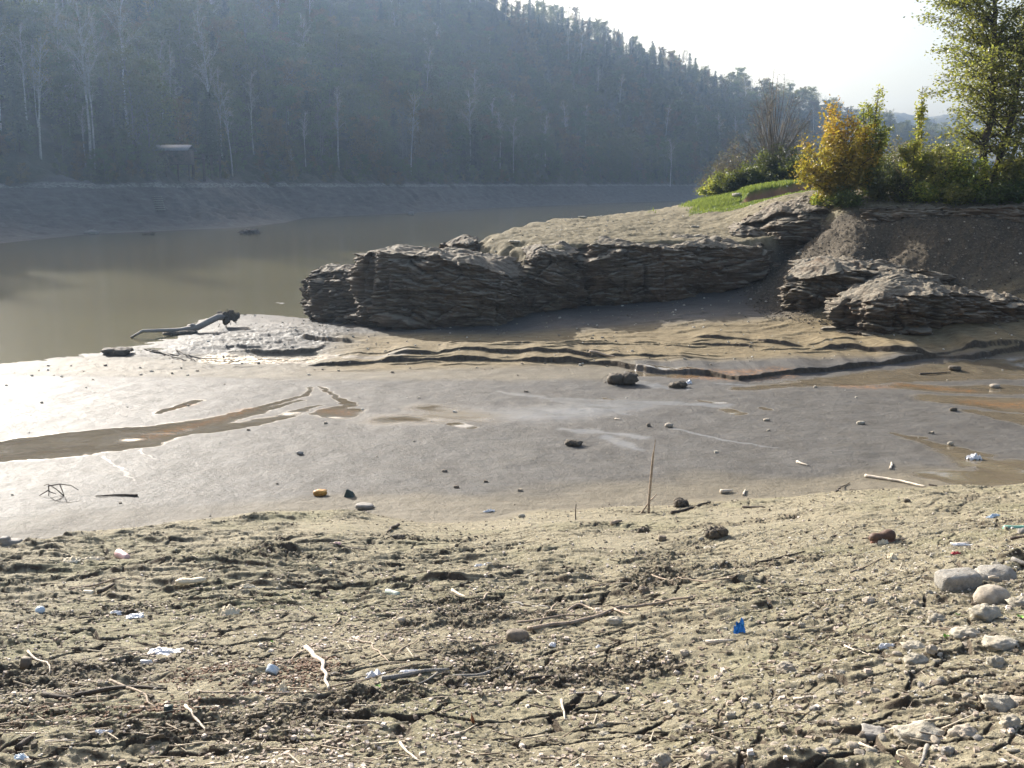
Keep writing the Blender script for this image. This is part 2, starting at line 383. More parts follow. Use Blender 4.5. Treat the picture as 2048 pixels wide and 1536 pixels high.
BROWN = [([(620,766,.03),(612,785,.06),(540,812,.1),(450,845,.2),(340,872,.5),(220,895,.9),(80,912,.9),(0,925,.7),(-60,930,.6)],-6.0,.1),
         ([(600,800,.05),(520,830,.12),(400,860,.3),(250,900,.6)],-6.0,.1), ([(640,815,.04),(560,845,.15),(420,872,.3)],-6.0,.1),
         ([(638,764,.03),(668,788,.05),(700,812,.12)],-6.0,.06),([(700,814,.12),(640,835,.15),(680,838,.3),(700,830,.2)],-6.0,.15),
         ([(396,798,.1),(350,818,.12),(315,832,.05)],-6.0,.08),([(905,855,.1),(938,862,.12)],-5.85,.06),([(780,840,.2),(950,838,.25),(860,815,.2)],-5.85,.6),
         ([(1450,818,.12),(1476,828,.14)],-5.8,.06),([(1400,796,.06),(1440,802,.08)],-5.8,.08),([(1210,785,.06),(1225,790,.06)],-5.8,.05),([(1520,815,.05),(1540,820,.05)],-5.8,.05),
         ([(1280,745,.3),(1330,748,.35),(1375,752,.25)],-6.0,.15),([(1480,775,.15),(1600,762,.3),(1760,752,.5),(1900,745,.6),(2100,738,.7)],-5.9,.3),
         ([(1820,762,.3),(1900,772,.4),(2060,775,.6)],-5.75,.3),([(1860,788,.2),(1960,800,.5),(2100,815,.8)],-5.7,.25),([(1950,825,.15),(2100,850,.5)],-5.7,.2),
         ([(1820,880,.06),(1880,900,.12),(1960,925,.1)],-5.6,.2),([(1890,905,.05),(1960,945,.25),(2060,965,.6)],-5.55,.3),([(1870,960,.2),(1960,972,.4),(2070,968,.5)],-5.45,.2),
         ([(1790,868,.05),(1840,878,.1)],-5.6,.1),([(700,722,.15),(800,722,.2)],-6.2,.1),([(430,715,.3),(540,722,.35),(650,725,.3)],-6.35,.15)]
SHEEN = [([(1130,797,.3),(1190,808,.25),(1250,832,.06)],-5.85,.25),([(1000,775,.05),(1100,790,.1),(1200,796,.12),(1330,805,.2),(1450,812,.15)],-5.85,.25),
         ([(1335,850,.04),(1400,868,.07),(1480,890,.05),(1560,905,.03)],-5.7,.05),([(1130,860,.1),(1220,868,.1),(1290,880,.1)],-5.75,.2),([(1215,873,.1),(1250,890,.12),(1275,902,.05)],-5.7,.15),
         ([(1270,760,.2),(1320,775,.25),(1360,780,.2)],-6.0,.15),([(1430,765,.06),(1500,770,.08),(1600,760,.1)],-5.95,.08),([(280,905,.01),(300,925,.015),(320,932,.01)],-5.85,.03),
         ([(900,830,.5),(1100,830,.6),(1250,810,.5)],-5.85,.9),([(210,925,.008),(270,985,.012)],-5.85,.03)]
ORNG = [([(660,830,.2),(690,835,.15)],-6.0,.3),([(500,822,.05),(430,850,.05),(300,890,.12)],-6.0,.4),([(1810,758,.15),(1880,768,.3),(1930,775,.2)],-5.75,.4),([(1950,800,.2),(2040,810,.3)],-5.7,.5),
        ([(1380,735,.3),(1480,738,.4),(1560,732,.3)],-5.7,.5),([(350,820,.05),(390,808,.05)],-6.0,.2),([(1700,762,.2),(1760,765,.2)],-5.8,.5)]
def masks(x, y, z):
    F = foot_base(x, y); L0 = height(x, y, False); slope = ss(-.02, .12, F - (bil(G_LOW, x, y)))
    brown = np.zeros(x.shape); sheen = brown.copy(); orng = brown.copy()
    for p, zz, s in BROWN: brown = np.maximum(brown, capsule(x, y, [(a, b, w_ * 1.6) for a, b, w_ in p], zz, s * 1.3))
    for p, zz, s in SHEEN: sheen = np.maximum(sheen, capsule(x, y, p, zz, s))
    for p, zz, s in ORNG: orng = np.maximum(orng, capsule(x, y, p, zz, s))
    flat = (1 - slope)
    # dry rims of the mudflat: next to the slope, and the pale strip along the channel
    gap = bil(G_LOW, x, y) - F
    rim = 1 - ss(.12, .42 + .12 * perlin(x * .6, y * .6, 100), gap)
    top = ss(.0, 1.2, y - np.interp(x, [-20, -12, -6, 0, 4, 6, 30], [33.5, 32.8, 31.5, 30.6, 30.8, 60, 60])) * (1 - ss(37, 39, y))
    leftness = ss(1, -5, x)
    dry = np.clip(np.maximum(rim * (1 - .6 * ss(-2, -6, x)), top * .8), 0, 1)
    bench = ss(33.0, 34.2, y) * ss(-8, -5, x) * (1 - ss(-.4, .2, bil(G_SD, x, y))) * (1 - ss(38.3, 40.5, y - .25 * np.maximum(-x, 0)))  # tan stops before the cliff foot; darker mud colour deepens the shade there
    upper = ss(-.3, .3, bil(G_SD, x, y)); scree = ss(38.5, 40.5, y) * ss(9.5, 11.5, x) * (1 - upper)
    dry = np.maximum(dry, bench)
    wet = flat * (1 - dry) * (1 - upper) * (1 - scree)
    grass = np.zeros(x.shape); g = upper > 0
    gx, gy = x, y
    gm = ss(-.2, .5, 1.2 * ss(9.5, 12.5, gx - .12 * (gy - 60)) * ss(54.0, 56.5, gy + .25 * np.maximum(15 - gx, 0) * 0) + .35 * fbm(gx * .8, gy * .8, 3, 110) - .35)
    gm = np.maximum(gm * ss(53.5, 56.5, gy), ss(15.5, 17.5, gx) * ss(50.0, 53, gy))
    grass = gm * upper
    bankf = ss(-.45, -.05, y - 57.6 - .3 * perlin(x * 1.2, 0, 12)) * (1 - ss(.0, .18, y - 57.6 - .3 * perlin(x * 1.2, 0, 12))) * ss(12.7, 13.2, x) * (1 - ss(17.0, 18, x))
    moss = slope * (1 - upper) * ss(.0, .45, fbm(x * .55 + 2, y * .6, 3, 120) + .05) 
    grav = slope * (1 - upper) * np.clip(ss(1.0, 3.4, x + .12 * (y - 6)) * ss(12, 7, y) + .45 * ss(0, .5, fbm(x * .5, y * .5, 3, 121)), 0, 1)
    _, cr, cm = relief(x, y) if True else (0, 0, 0)
    crack = np.where(y < 24, cr, 0) * slope; clod = np.where(y < 24, cm, 0) * slope
    A = np.stack([dry, wet, brown * (1 - slope), sheen * (1 - slope)], 1)
    B = np.stack([moss, grav, np.maximum(orng, 0), grass], 1)
    C = np.stack([bench, upper, scree, bankf], 1)
    D = np.stack([slope * (1 - upper), crack, clod, DRYS(x, y)], 1)
    return A, B, C, D
MA, MBk, MC, MD = masks(VX, VY, VZ)
_flat = bil(G_LOW, VX, VY) + .035 * fbm(VX * .45, VY * .45, 3, 1) * ss(40, 30, VY) - .004
_k = MA[:, 2] * (VY < 31.5); VZ = VZ * (1 - _k) + np.minimum(_flat, VZ + .01) * _k

m_ground = new_mat('mud_ground'); n = N(m_ground); P = n.pos()
def chan(name):
    a = n.attr(name); s = n.mk('ShaderNodeSeparateColor', {'Color': a.outputs['Color']}); return s.outputs[0], s.outputs[1], s.outputs[2], a.outputs['Alpha']
dry, wet, brown, sheen = chan('mA'); moss, grav, orng, grass = chan('mB'); bench, upper, scree, bankf = chan('mC'); slope, crack, clod, drys = chan('mD')
n1 = n.noise(P, .9, 5); n2 = n.noise(P, 9, 5, .65); n3 = n.noise(P, 60, 4, .7); n4 = n.noise(P, 260, 2, .6)
Ps = n.scale(P, .7, 2.2, 1); st = n.noise(Ps, 3.0, 6, .7)
# slope mud
c_sl = n.ramp(n2, [(.25, (.135, .116, .076)), (.5, (.222, .196, .134)), (.75, (.32, .288, .208))])
c_sl = n.mix(n.m('MULTIPLY', moss, n.ramp(n1, [(.35, (0, 0, 0)), (.65, (.45, .45, .45))])), c_sl, (.165, .165, .088))
c_sl = n.mix(n.m('MULTIPLY', clod, .35), c_sl, (.125, .102, .066))
c_sl = n.mix(n.m('MULTIPLY', drys, .6), c_sl, (.245, .218, .155))
c_sl = n.mix(n.m('MULTIPLY', crack, .55), c_sl, (.075, .06, .042))
# pale grit specks
vor = n.mk('ShaderNodeTexVoronoi', {'Vector': P, 'Scale': 38.0}); spk = n.ramp(vor.outputs['Distance'], [(.0, (1, 1, 1)), (.22, (1, 1, 1)), (.3, (0, 0, 0))])
vsel = n.mk('ShaderNodeSeparateColor', {'Color': vor.outputs['Color']}).outputs[0]
spk_on = n.m('MULTIPLY', n.m('MULTIPLY', spk, n.m('GREATER_THAN', vsel, n.m('SUBTRACT', .93, n.m('MULTIPLY', grav, .28)))), slope)
c_sl = n.mix(n.m('MULTIPLY', spk_on, .85), c_sl, (.46, .42, .36))
# mudflat
gr = n.noise(n.scale(P, 1, 1.8, 1), 28, 5, .8)
c_mu = n.ramp(n.mix(.3, gr, st), [(.34, (.036, .034, .031)), (.5, (.088, .084, .078)), (.66, (.150, .144, .135))])
c_mu = n.mix(n.m('MULTIPLY', n.ramp(n.noise(P, 1.1, 5, .7), [(.42, (0, 0, 0)), (.62, (1, 1, 1))]), .45), c_mu, (.050, .044, .036))
c_mu = n.mix(n.m('MULTIPLY', n.ramp(n2, [(.45, (0, 0, 0)), (.7, (1, 1, 1))]), .4), c_mu, (.12, .108, .088))
c_dry = n.ramp(st, [(.3, (.125, .108, .078)), (.6, (.172, .150, .110)), (.8, (.21, .185, .14))])
c = n.mix(dry, c_mu, c_dry)
c_be = n.ramp(st, [(.3, (.095, .073, .042)), (.5, (.185, .146, .085)), (.75, (.25, .205, .125))])
c = n.mix(bench, c, c_be)
c = n.mix(n.m('MULTIPLY', sheen, .2), c, (.17, .17, .165))  # wet sheen painted into the base colour as paler streaks
c = n.mix(brown, c, n.ramp(st, [(.3, (.105, .086, .058)), (.7, (.165, .138, .098))]))
c = n.mix(n.m('MULTIPLY', orng, n.ramp(n2, [(.4, (0, 0, 0)), (.65, (.7, .7, .7))])), c, (.30, .145, .05))
c = n.mix(slope, c, c_sl)
c_up = n.ramp(n.noise(P, 5, 6, .7), [(.3, (.095, .080, .048)), (.5, (.160, .136, .085)), (.75, (.24, .212, .15))])
c_sc = n.ramp(n.noise(P, 9, 5, .75), [(.3, (.040, .032, .023)), (.55, (.085, .070, .050)), (.75, (.165, .142, .108))])
c = n.mix(upper, c, c_up); c = n.mix(scree, c, c_sc)
c = n.mix(grass, c, n.ramp(n2, [(.3, (.07, .11, .02)), (.7, (.14, .19, .04))]))
c = n.mix(bankf, c, (.24, .13, .085))
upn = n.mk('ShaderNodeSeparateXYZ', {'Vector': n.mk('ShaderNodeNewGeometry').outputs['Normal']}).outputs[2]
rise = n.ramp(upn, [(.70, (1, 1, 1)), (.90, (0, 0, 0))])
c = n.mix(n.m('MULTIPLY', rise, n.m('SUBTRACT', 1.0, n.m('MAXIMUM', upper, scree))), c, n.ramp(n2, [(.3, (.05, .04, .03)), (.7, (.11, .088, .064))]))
rough = n.mix(wet, (.9, .9, .9), n.ramp(gr, [(.35, (.48, .48, .48)), (.65, (.72, .72, .72))]))
rough = n.mix(n.m('MULTIPLY', n.m('MULTIPLY', dry, n.m('SUBTRACT', 1.0, slope)), 1.0), rough, (.62, .62, .62))
rough = n.mix(rise, rough, (.9, .9, .9)); rough = n.mix(brown, rough, (.07, .07, .07)); rough = n.mix(sheen, rough, (.3, .3, .3))
rough = n.mix(slope, rough, (.85, .85, .85)); rough = n.mix(upper, rough, (.85, .85, .85)); rough = n.mix(bench, rough, (.8, .8, .8)); rough = n.mix(scree, rough, (.85, .85, .85))
bs = n.m('SUBTRACT', 1.0, n.m('MAXIMUM', n.m('MULTIPLY', brown, .985), n.m('MULTIPLY', sheen, .85)))
h1 = n.bump(n4, n.m('MULTIPLY', bs, .7), .006); h2 = n.bump(n3, n.m('MULTIPLY', bs, .6), .02, h1); h3 = n.bump(n2, n.m('MULTIPLY', bs, .5), .05, h2)
h3 = n.bump(spk_on, .6, .02, h3)
n.out(n.pbr(c, n.mk('ShaderNodeSeparateColor', {'Color': rough}).outputs[0], h3, n.m('ADD', .11, n.m('MULTIPLY', n.m('MAXIMUM', brown, sheen), .22))))
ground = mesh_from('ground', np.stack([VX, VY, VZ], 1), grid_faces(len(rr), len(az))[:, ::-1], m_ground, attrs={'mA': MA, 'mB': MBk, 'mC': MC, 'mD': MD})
tag(ground, kind='structure')

# ================================================================== water
m_water = new_mat('river_water'); n = N(m_water); P = n.pos()
wn = n.noise(n.scale(P, .35, 1.0, 1), 2.2, 4, .6); wn2 = n.noise(n.scale(P, .5, 1.6, 1), 9, 3, .6); big = n.noise(n.scale(P, .04, .12, 1), 1.0, 3, .5)
wc = n.ramp(big, [(.35, (.078, .068, .030)), (.65, (.094, .084, .038))])
n.out(n.pbr(wc, .16, n.bump(wn2, .35, .008, n.bump(wn, .12, .03)), .28))
gx = np.array([-700, -300, -150, -60, 0, 60, 150, 300, 900.]); gy = np.array([-20, 20, 60, 100, 200, 400, 900, 1500.])
X, Y = np.meshgrid(gx, gy)
water = mesh_from('river_water', np.stack([X.ravel(), Y.ravel(), np.full(X.size, WATER_Z)], 1), grid_faces(len(gy), len(gx)), m_water)
tag(water, kind='structure')

# ================================================================== far bank, hill and distant land
SH = np.array([(-220,-60),(-150,20),(-105,75),(-58,115),(-57,137),(-42,158),(-40,180),(-42,205),(-24,238),(-2,300),(40,380),(84,450),(190,560),(420,690),(900,820)], float)
def shore_d(x, y):
    d = np.full(np.shape(x), 1e9); sg = np.ones(np.shape(x)); al = np.zeros(np.shape(x)); s0 = 0
    for a, b in zip(SH[:-1], SH[1:]):
        ab = b - a; L = np.hypot(*ab); t = np.clip(((x - a[0]) * ab[0] + (y - a[1]) * ab[1]) / (L * L), 0, 1)
        dd = np.hypot(x - a[0] - t * ab[0], y - a[1] - t * ab[1]); m = dd < d
        cr = ab[0] * (y - a[1]) - ab[1] * (x - a[0])
        sg = np.where(m, np.where(cr > 0, 1, -1), sg); al = np.where(m, s0 + t * L, al); d = np.where(m, dd, d); s0 += L
    return d * sg, al
NB = np.array([(15,60),(17,100),(40,150),(120,260),(300,420),(900,560)], float)
def ridge_h(x, y): return np.interp(y + .15 * x, [100, 200, 300, 450, 560, 625, 690, 770, 1100], [92, 92, 95, 118, 128, 92, 46, 6, 0])
def hill_h(x, y):
    d, al = shore_d(x, y)
    d = d + 5 * perlin(al / 37., 0 * al, 130) * ss(8, 30, d)
    shelf = np.interp(al, [0, 150, 245, 262, 290, 320, 420, 2000], [14, 14, 14, 10, 8, 4, 3, 3.])
    up = np.interp(al, [0, 245, 290, 350, 2000], [24, 24, 20, 13, 13.])
    b = -7.4 + 1.0 * ss(-4, 1, d) + 1.3 * ss(0, 1, d / shelf) + 5.3 * ss(0, 1, (d - shelf * .8) / (up - shelf * .8))
    hd = np.maximum(d - up, 0)
    Rg = ridge_h(x, y)
    raw = .66 * hd
    top = Rg - .25 * np.maximum(hd - Rg / .66, 0)
    hh = -np.log(np.exp(-raw / 9) + np.exp(-np.maximum(top, 0) / 9)) * 9
    hh = hh * (1 + .10 * perlin(x / 55., y / 55., 131)) + 2.0 * fbm(x / 22., y / 22., 3, 132) * ss(0, 30, hd)
    left = b + np.maximum(hh, 0) + ss(0, 6, d) * (.30 * tstep(2.5 * fbm(x / 6., y / 6., 3, 137)) * ss(6, 14, d) / 2.5 + (.25 + .5 * ss(235, 300, al)) * fbm(x / 2.5, y / 2.5, 4, 133, .6) + .9 * ss(235, 300, al) * np.abs(fbm(x / 9., y / 9., 3, 138)) + .5 * perlin(x / 9, y / 9, 134) * ss(3, 12, d))
    # near side land, right of the river
    nb = np.interp(y, NB[:, 1], NB[:, 0]); dn = np.where(y < 60, 60, x - nb)
    right = -7.5 + 8 * ss(0, 12, dn) + .01 * np.maximum(dn, 0)
    far = 84 * ss(0, 1, (np.hypot(x, y) - 950) / 420) * (1 + .22 * perlin(x / 260., y / 260., 135) + .08 * perlin(x / 60., y / 60., 136))
    far = far * ss(1700, 1450, np.hypot(x, y))
    return np.where(d > -6, left, np.where(right > -7.4, right, -7.5)) + np.maximum(far, 0)
haz = np.concatenate([np.linspace(-95, -34, 60)[:-1], np.linspace(-34, 34, 460), np.linspace(34, 60, 30)[1:]])
hrr = np.concatenate([np.geomspace(96, 330, 300), np.geomspace(330, 900, 180)[1:], np.geomspace(900, 1700, 60)[1:]])
AZ, RR = np.meshgrid(R(1) * haz, hrr); HX = (np.sin(AZ) * RR).ravel(); HY = (np.cos(AZ) * RR).ravel()
HZ = hill_h(HX, HY)
hz_near = (RR.ravel() < 150) & (HX > 10); HZ = np.where(hz_near, np.minimum(HZ, -.6), HZ)
hd_, hal_ = shore_d(HX, HY)
m_hill = new_mat('hill_ground'); n = N(m_hill); P = n.pos(); d = n.attr('shore').outputs['Fac']
c_mud = n.ramp(n.noise(n.scale(P, .3, .3, 1.6), 1.2, 6, .7), [(.3, (.06, .054, .046)), (.6, (.10, .092, .08)), (.8, (.16, .148, .13))])
c_for = n.ramp(n.noise(P, .5, 5, .7), [(.3, (.035, .04, .02)), (.6, (.06, .055, .03)), (.8, (.09, .07, .04))])
pz = n.mk('ShaderNodeSeparateXYZ', {'Vector': P}).outputs[2]
band = n.ramp(n.m('ADD', n.m('MULTIPLY', pz, .125), n.m('MULTIPLY', n.noise(P, .2, 3), .12)), [(0, (0, 0, 0)), (.02, (1, 1, 1)), (.09, (1, 1, 1)), (.12, (0, 0, 0))])
c_mud = n.mix(n.m('MULTIPLY', band, n.ramp(n.noise(n.scale(P, .8, .8, 3), 2.5, 4, .8), [(.45, (0, 0, 0)), (.6, (.8, .8, .8))])), c_mud, (.30, .28, .25))
c = n.mix(d, c_mud, c_for)
n.out(n.pbr(c, .8, n.bump(n.noise(P, 1.5, 6, .7), .8, .4), .3))
upd = np.interp(hal_, [0, 245, 290, 350, 2000], [24, 24, 20, 13, 13.])
hill = mesh_from('hill', np.stack([HX, HY, HZ], 1), grid_faces(len(hrr), len(haz))[:, ::-1], m_hill,
                 attrs={'shore': np.where(hd_ > -6, ss(-2.5, 0, hd_ - upd), 1.0) })
tag(hill, kind='structure')

# ================================================================== layered rock outcrops
m_rock = new_mat('shale_rock'); n = N(m_rock); P = n.pos()
Pl = n.scale(P, .55, .55, 9, (R(4), R(-6), 0)); la = n.noise(Pl, 1.3, 6, .72); lb = n.noise(n.scale(P, .8, .8, 30, (R(4), R(-6), 0)), 1.5, 4, .7)
bl = n.noise(P, .55, 4, .6); fi = n.noise(P, 22, 5, .7)
c = n.ramp(la, [(.28, (.022, .016, .011)), (.43, (.070, .053, .036)), (.55, (.132, .105, .073)), (.70, (.27, .222, .158))])
c = n.mix(n.m('MULTIPLY', n.ramp(lb, [(.45, (0, 0, 0)), (.62, (1, 1, 1))]), .3), c, (.22, .19, .15))
c = n.mix(n.m('MULTIPLY', n.ramp(bl, [(.45, (0, 0, 0)), (.65, (1, 1, 1))]), .4), c, (.17, .105, .06))
up = n.mk('ShaderNodeSeparateXYZ', {'Vector': n.mk('ShaderNodeNewGeometry').outputs['Normal']}).outputs[2]
dirt = n.m('MULTIPLY', n.ramp(up, [(.55, (0, 0, 0)), (.85, (1, 1, 1))]), n.ramp(n.noise(P, 3, 4, .7), [(.3, (.3, .3, .3)), (.6, (1, 1, 1))]))
c = n.mix(dirt, c, n.ramp(fi, [(.35, (.17, .145, .105)), (.65, (.26, .23, .175))]))
n.out(n.pbr(c, .85, n.bump(lb, 1.0, .06, n.bump(fi, .6, .03)), .35))

def resample(P, k):
    P = np.asarray(P, float); Q_ = np.vstack([P, P[:1]]); d = np.r_[0, np.cumsum(np.hypot(*np.diff(Q_, axis=0).T))]
    t = np.linspace(0, d[-1], k, endpoint=False)
    x, y = np.interp(t, d, Q_[:, 0]), np.interp(t, d, Q_[:, 1])
    for _ in range(int(k * .02) + 1):
        x = (np.roll(x, 1) + 2 * x + np.roll(x, -1)) / 4; y = (np.roll(y, 1) + 2 * y + np.roll(y, -1)) / 4
    return np.stack([x, y], 1), t, d[-1]
def rock(name, label, plan, zb, top, seed, dip=.08, rough=1.0, under=.25, step=.055, joints=1.0, rnd=.35, cat='rock outcrop', group='layered shale outcrops of the shore'):
    """plan: world xy outline (counter-clockwise); zb base z; top(x, y) -> z of the crown"""
    plan = np.asarray(plan, float)
    _, _, L = resample(plan, 10); k = int(L / step); O, arc, L = resample(plan, k)
    tg = np.roll(O, -1, 0) - np.roll(O, 1, 0); tg /= np.linalg.norm(tg, axis=1, keepdims=True); nr = np.stack([tg[:, 1], -tg[:, 0]], 1)
    ctr = plan.mean(0)
    cx, cy = O[:, 0], O[:, 1]
    # buttresses and joints in plan
    bt = .30 * rough * fbm(cx * .45 + seed, cy * .45, 3, seed) 
    jn = np.zeros(k); jp = perlin(arc * .55, 0 * arc + seed * 3.3, 5); jn = -(.13 * joints) * (1 - ss(0, .10, np.abs(jp)))
    zt = top(cx, cy) - .1
    H = float(np.max(zt) - zb); nside = int(H / .03)
    t = np.linspace(0, 1, nside)[:, None]
    Z = zb + (zt[None, :] - zb) * t
    X = np.broadcast_to(cx, Z.shape); Y = np.broadcast_to(cy, Z.shape); A = np.broadcast_to(arc, Z.shape)
    Lc = Z + dip * 1.5 * X + .05 * Y + .26 * fbm(X * .28, Y * .28 + Z * .22, 3, seed + 2)
    off = np.zeros(Z.shape)
    per = 1.0
    for f, amp, kf, q in ((2.1, .26, .34, 1), (5.3, .19, .6, 2), (12., .12, 1.2, 3), (26., .055, 2.6, 4)):
        ph = Lc * f + .9 * perlin(A * .25 * q, Z * .7, seed + q); idx = np.floor(ph); fr = ph - idx
        v = perlin(A * kf * 1.7 + idx * 7.7, idx * 3.13 + seed, seed + 10 + q); v2 = perlin(A * kf * 5 + idx * 3.7, idx * 5.3, seed + 20 + q)
        nx_ = perlin(A * kf * 1.7 + (idx + 1) * 7.7, (idx + 1) * 3.13 + seed, seed + 10 + q)
        v = v + (nx_ - v) * ss(.86, 1.0, fr)
        off += amp * rough * (v + .35 * v2) * (.45 + 1.1 * ss(-.4, .5, perlin(A * .4 + q * 9, Z * .9, seed + 60 + q)))
        off -= amp * .45 * rough * (1 - ss(0, .12, np.minimum(fr, 1 - fr)))
    v1, v2_, vid = voro(A * .55 + .5 * Z, Z * .8 + seed - .15 * A, 31)
    off += .36 * rough * (vid - .5) - .14 * joints * (1 - ss(0, .07, v2_ - v1))
    v1, v2_, vid = voro(A * 1.7 + .3 * Z, Z * 2.6 + seed, 33)
    off += .14 * rough * (vid - .5) - .05 * joints * (1 - ss(0, .07, v2_ - v1))
    prof = -.55 * rnd * ss(.72, 1.0, t) ** 1.5 * 1.4 - under * (1 - ss(0, .3, t)) + .10 * np.sin(t * 3.1)
    off = off * (.5 + .5 * ss(0, .1, t)) + bt + jn * (.4 + .6 * np.sin(np.clip(t, 0, 1) * 3.14)) + prof
    VX_ = X + nr[None, :, 0] * off; VY_ = Y + nr[None, :, 1] * off
    VZ_ = Z + .03 * fbm(A * 2, Z * 4, 2, seed + 40)
    # crown: rings to the centre
    ntop = 46; ex, ey, ez = VX_[-1], VY_[-1], VZ_[-1]
    u = np.linspace(0, 1, ntop + 1)[1:, None] ** 1.15
    fd = (1 - u) ** 16; bx = cx - nr[:, 0] * .3; by = cy - nr[:, 1] * .3; sx_ = bx + (ctr[0] - bx) * u * .985; sy_ = by + (ctr[1] - by) * u * .985
    TX = sx_ + (ex - bx) * fd * (1 - u); TY = sy_ + (ey - by) * fd * (1 - u)
    lz = top(TX, TY); wv = (lz + dip * TX * .4) * 9 + 1.6 * fbm(TX * .6, TY * .6, 3, seed + 50); stp = (np.floor(wv) + ss(.0, .25, wv - np.floor(wv))) 
    TZ = lz - (.1 + .25 * rnd) * (1 - u) ** 3 + .09 * rough * (perlin(np.floor(wv) * 5.1, TX * .7, seed + 51)) + .05 * tstep(3 * fbm(TX * .8, TY * .8, 3, seed + 54)) + .06 * fbm(TX * 1.4, TY * 1.4, 4, seed + 52) - .05 * (1 - ss(0, .1, wv - np.floor(wv))) + .03
    TZ = np.where(u < .04, np.maximum(TZ, ez - .08) * .5 + ez * .5, TZ)
    V = np.concatenate([np.stack([VX_, VY_, VZ_], -1).reshape(-1, 3), np.stack([TX, TY, TZ], -1).reshape(-1, 3)])
    o = mesh_from(name, V, grid_faces(nside + ntop, k, True), m_rock)
    # sub-divide the label work
    tag(o, label, cat, group); return o
def plane_top(pts):
    """least-squares smooth crown through a few (x, y, z) points, inverse distance blend"""
    P_ = np.array(pts, float)
    def f(x, y):
        x = np.asarray(x); w_ = 1 / (((x[..., None] - P_[:, 0]) ** 2 + (np.asarray(y)[..., None] - P_[:, 1]) ** 2) ** 1.2 + .05)
        return (w_ * P_[:, 2]).sum(-1) / w_.sum(-1)
    return f
def T3(px, py, y): return aty(px, py, y)
# main boulder under the point
rock('rock_outcrop', 'long dark layered boulder with flat overhanging top at the water end of the cliff',
     [(-6.6,43.0),(-4.5,41.8),(-2.2,41.4),(-.4,41.6),(.5,42.4),(.7,44.0),(-.4,45.3),(-3,46.3),(-5.6,46.0),(-6.9,44.6)], -6.6,
     plane_top([T3(705,512,42.8),T3(745,497,42.6),T3(850,503,42.3),T3(940,514,42.2),T3(1010,540,42.2),T3(1035,565,42.6),T3(800,494,45),T3(930,497,45.2),T3(1010,505,45)]), 3, dip=.10, under=.75)
rock('rock_outcrop', 'smaller stepped rock nose nearest the river, leaning against the long boulder',
     [(-10.3,48.6),(-9.2,47.0),(-7.8,45.2),(-6.6,44.6),(-5.9,45.6),(-6.3,47.5),(-7.6,49.2),(-9.2,50.0)], -6.8,
     plane_top([T3(568,572,49),T3(600,552,48.5),T3(640,532,47.5),T3(690,532,46.5),T3(712,542,45.8),T3(590,556,50)]), 11, dip=-.12, under=.4)
rock('rock_outcrop', 'narrow cracked rock pillar between the long boulder and the wide cliff',
     [(.3,43.8),(1.0,43.1),(2.0,43.0),(2.7,43.6),(3.2,45),(2.5,47),(.6,47),(-.2,45.5)], -6.0,
     plane_top([T3(1040,515,43.8),T3(1090,500,43.8),T3(1130,505,44),T3(1060,492,45.5),T3(1120,487,46)]), 23, dip=.12, under=.2, joints=1.6)
rock('rock_outcrop', 'wide shaded cliff of thin shale layers below the bare plateau',
     [(2.4,44.9),(4.2,44.3),(6.4,44.1),(8.4,44.4),(10.2,44.9),(11.8,45.7),(13.0,46.8),(12.6,48.5),(9,48.8),(5,48.6),(2.8,47.4)], -5.8,
     plane_top([T3(1135,497,44.8),T3(1200,484,44.6),T3(1260,484,44.6),T3(1320,494,44.6),T3(1400,490,45),T3(1500,488,45.6),T3(1560,498,46.4),T3(1200,474,47.5),T3(1400,474,47.8),T3(1550,480,48)]), 37, dip=-.03, under=.3)
rock('rock_outcrop', 'pale cracked rock face right of the muddy gully, sunlit on its left shoulder',
     [(10.9,40.6),(11.6,39.4),(12.9,38.9),(14.0,39.2),(14.5,40.3),(14.2,42.2),(12.6,43.0),(11.3,42.0)], -5.8,
     plane_top([T3(1555,575,40),T3(1590,546,40.2),T3(1650,526,40.4),T3(1710,526,40.2),T3(1640,512,42),T3(1700,508,42)]), 41, dip=.02, under=.1, rnd=.15, rough=1.25)
rock('rock_outcrop', 'low broken rock ledge beneath the scree slope at the right, jutting forward',
     [(11.9,36.9),(13.0,35.8),(14.6,35.6),(16.2,36.0),(17.6,37.0),(18.6,38.6),(17,40.0),(14.6,40.2),(12.8,39.0)], -5.8,
     plane_top([T3(1660,632,36.7),T3(1700,592,36.8),T3(1750,566,37.2),T3(1800,560,37.4),T3(1860,572,37.6),T3(1930,592,38.2),T3(1980,606,39),T3(1780,540,39.4),T3(1850,552,39.4)]), 53, dip=.05, under=.15, rnd=.15, rough=1.35, joints=1.5)
rock('rock_outcrop', 'stepped rock knoll with a mossy top left of the yellow bush',
     [(10.2,48.7),(11.5,47.4),(13.0,46.3),(14.5,45.7),(15.6,46.6),(15.9,49.0),(14.2,50.8),(12.1,50.6)], -3.4,
     plane_top([T3(1470,462,48),T3(1520,430,48.4),T3(1560,406,48.8),T3(1610,397,48.8),T3(1660,404,47.8),T3(1690,422,47),T3(1600,394,50.3)]), 61, dip=.06, under=.0, rnd=1.0)
rock('rock_outcrop', 'thin slab of rock jutting out of the bare plateau above the gully',
     [(10.1,47.6),(11.3,47.0),(12.6,47.2),(12.9,48.2),(11.6,48.8),(10.4,48.5)], -3.2,
     plane_top([T3(1450,462,47.6),T3(1500,453,47.6),T3(1550,457,47.8)]), 67, dip=.02, under=.0, rnd=.3, rough=.6)
rock('rock_outcrop', 'small weathered ledge behind the long boulder at the water edge',
     [(-4.0,50.4),(-3.2,48.4),(-2.0,47.6),(-1.2,48.2),(-1.2,50.2),(-2.2,51.4)], -6.8,
     plane_top([T3(870,494,49),T3(905,484,49),T3(935,470,49.4),T3(965,480,49)]), 71, dip=-.05, under=.0, rnd=.9)
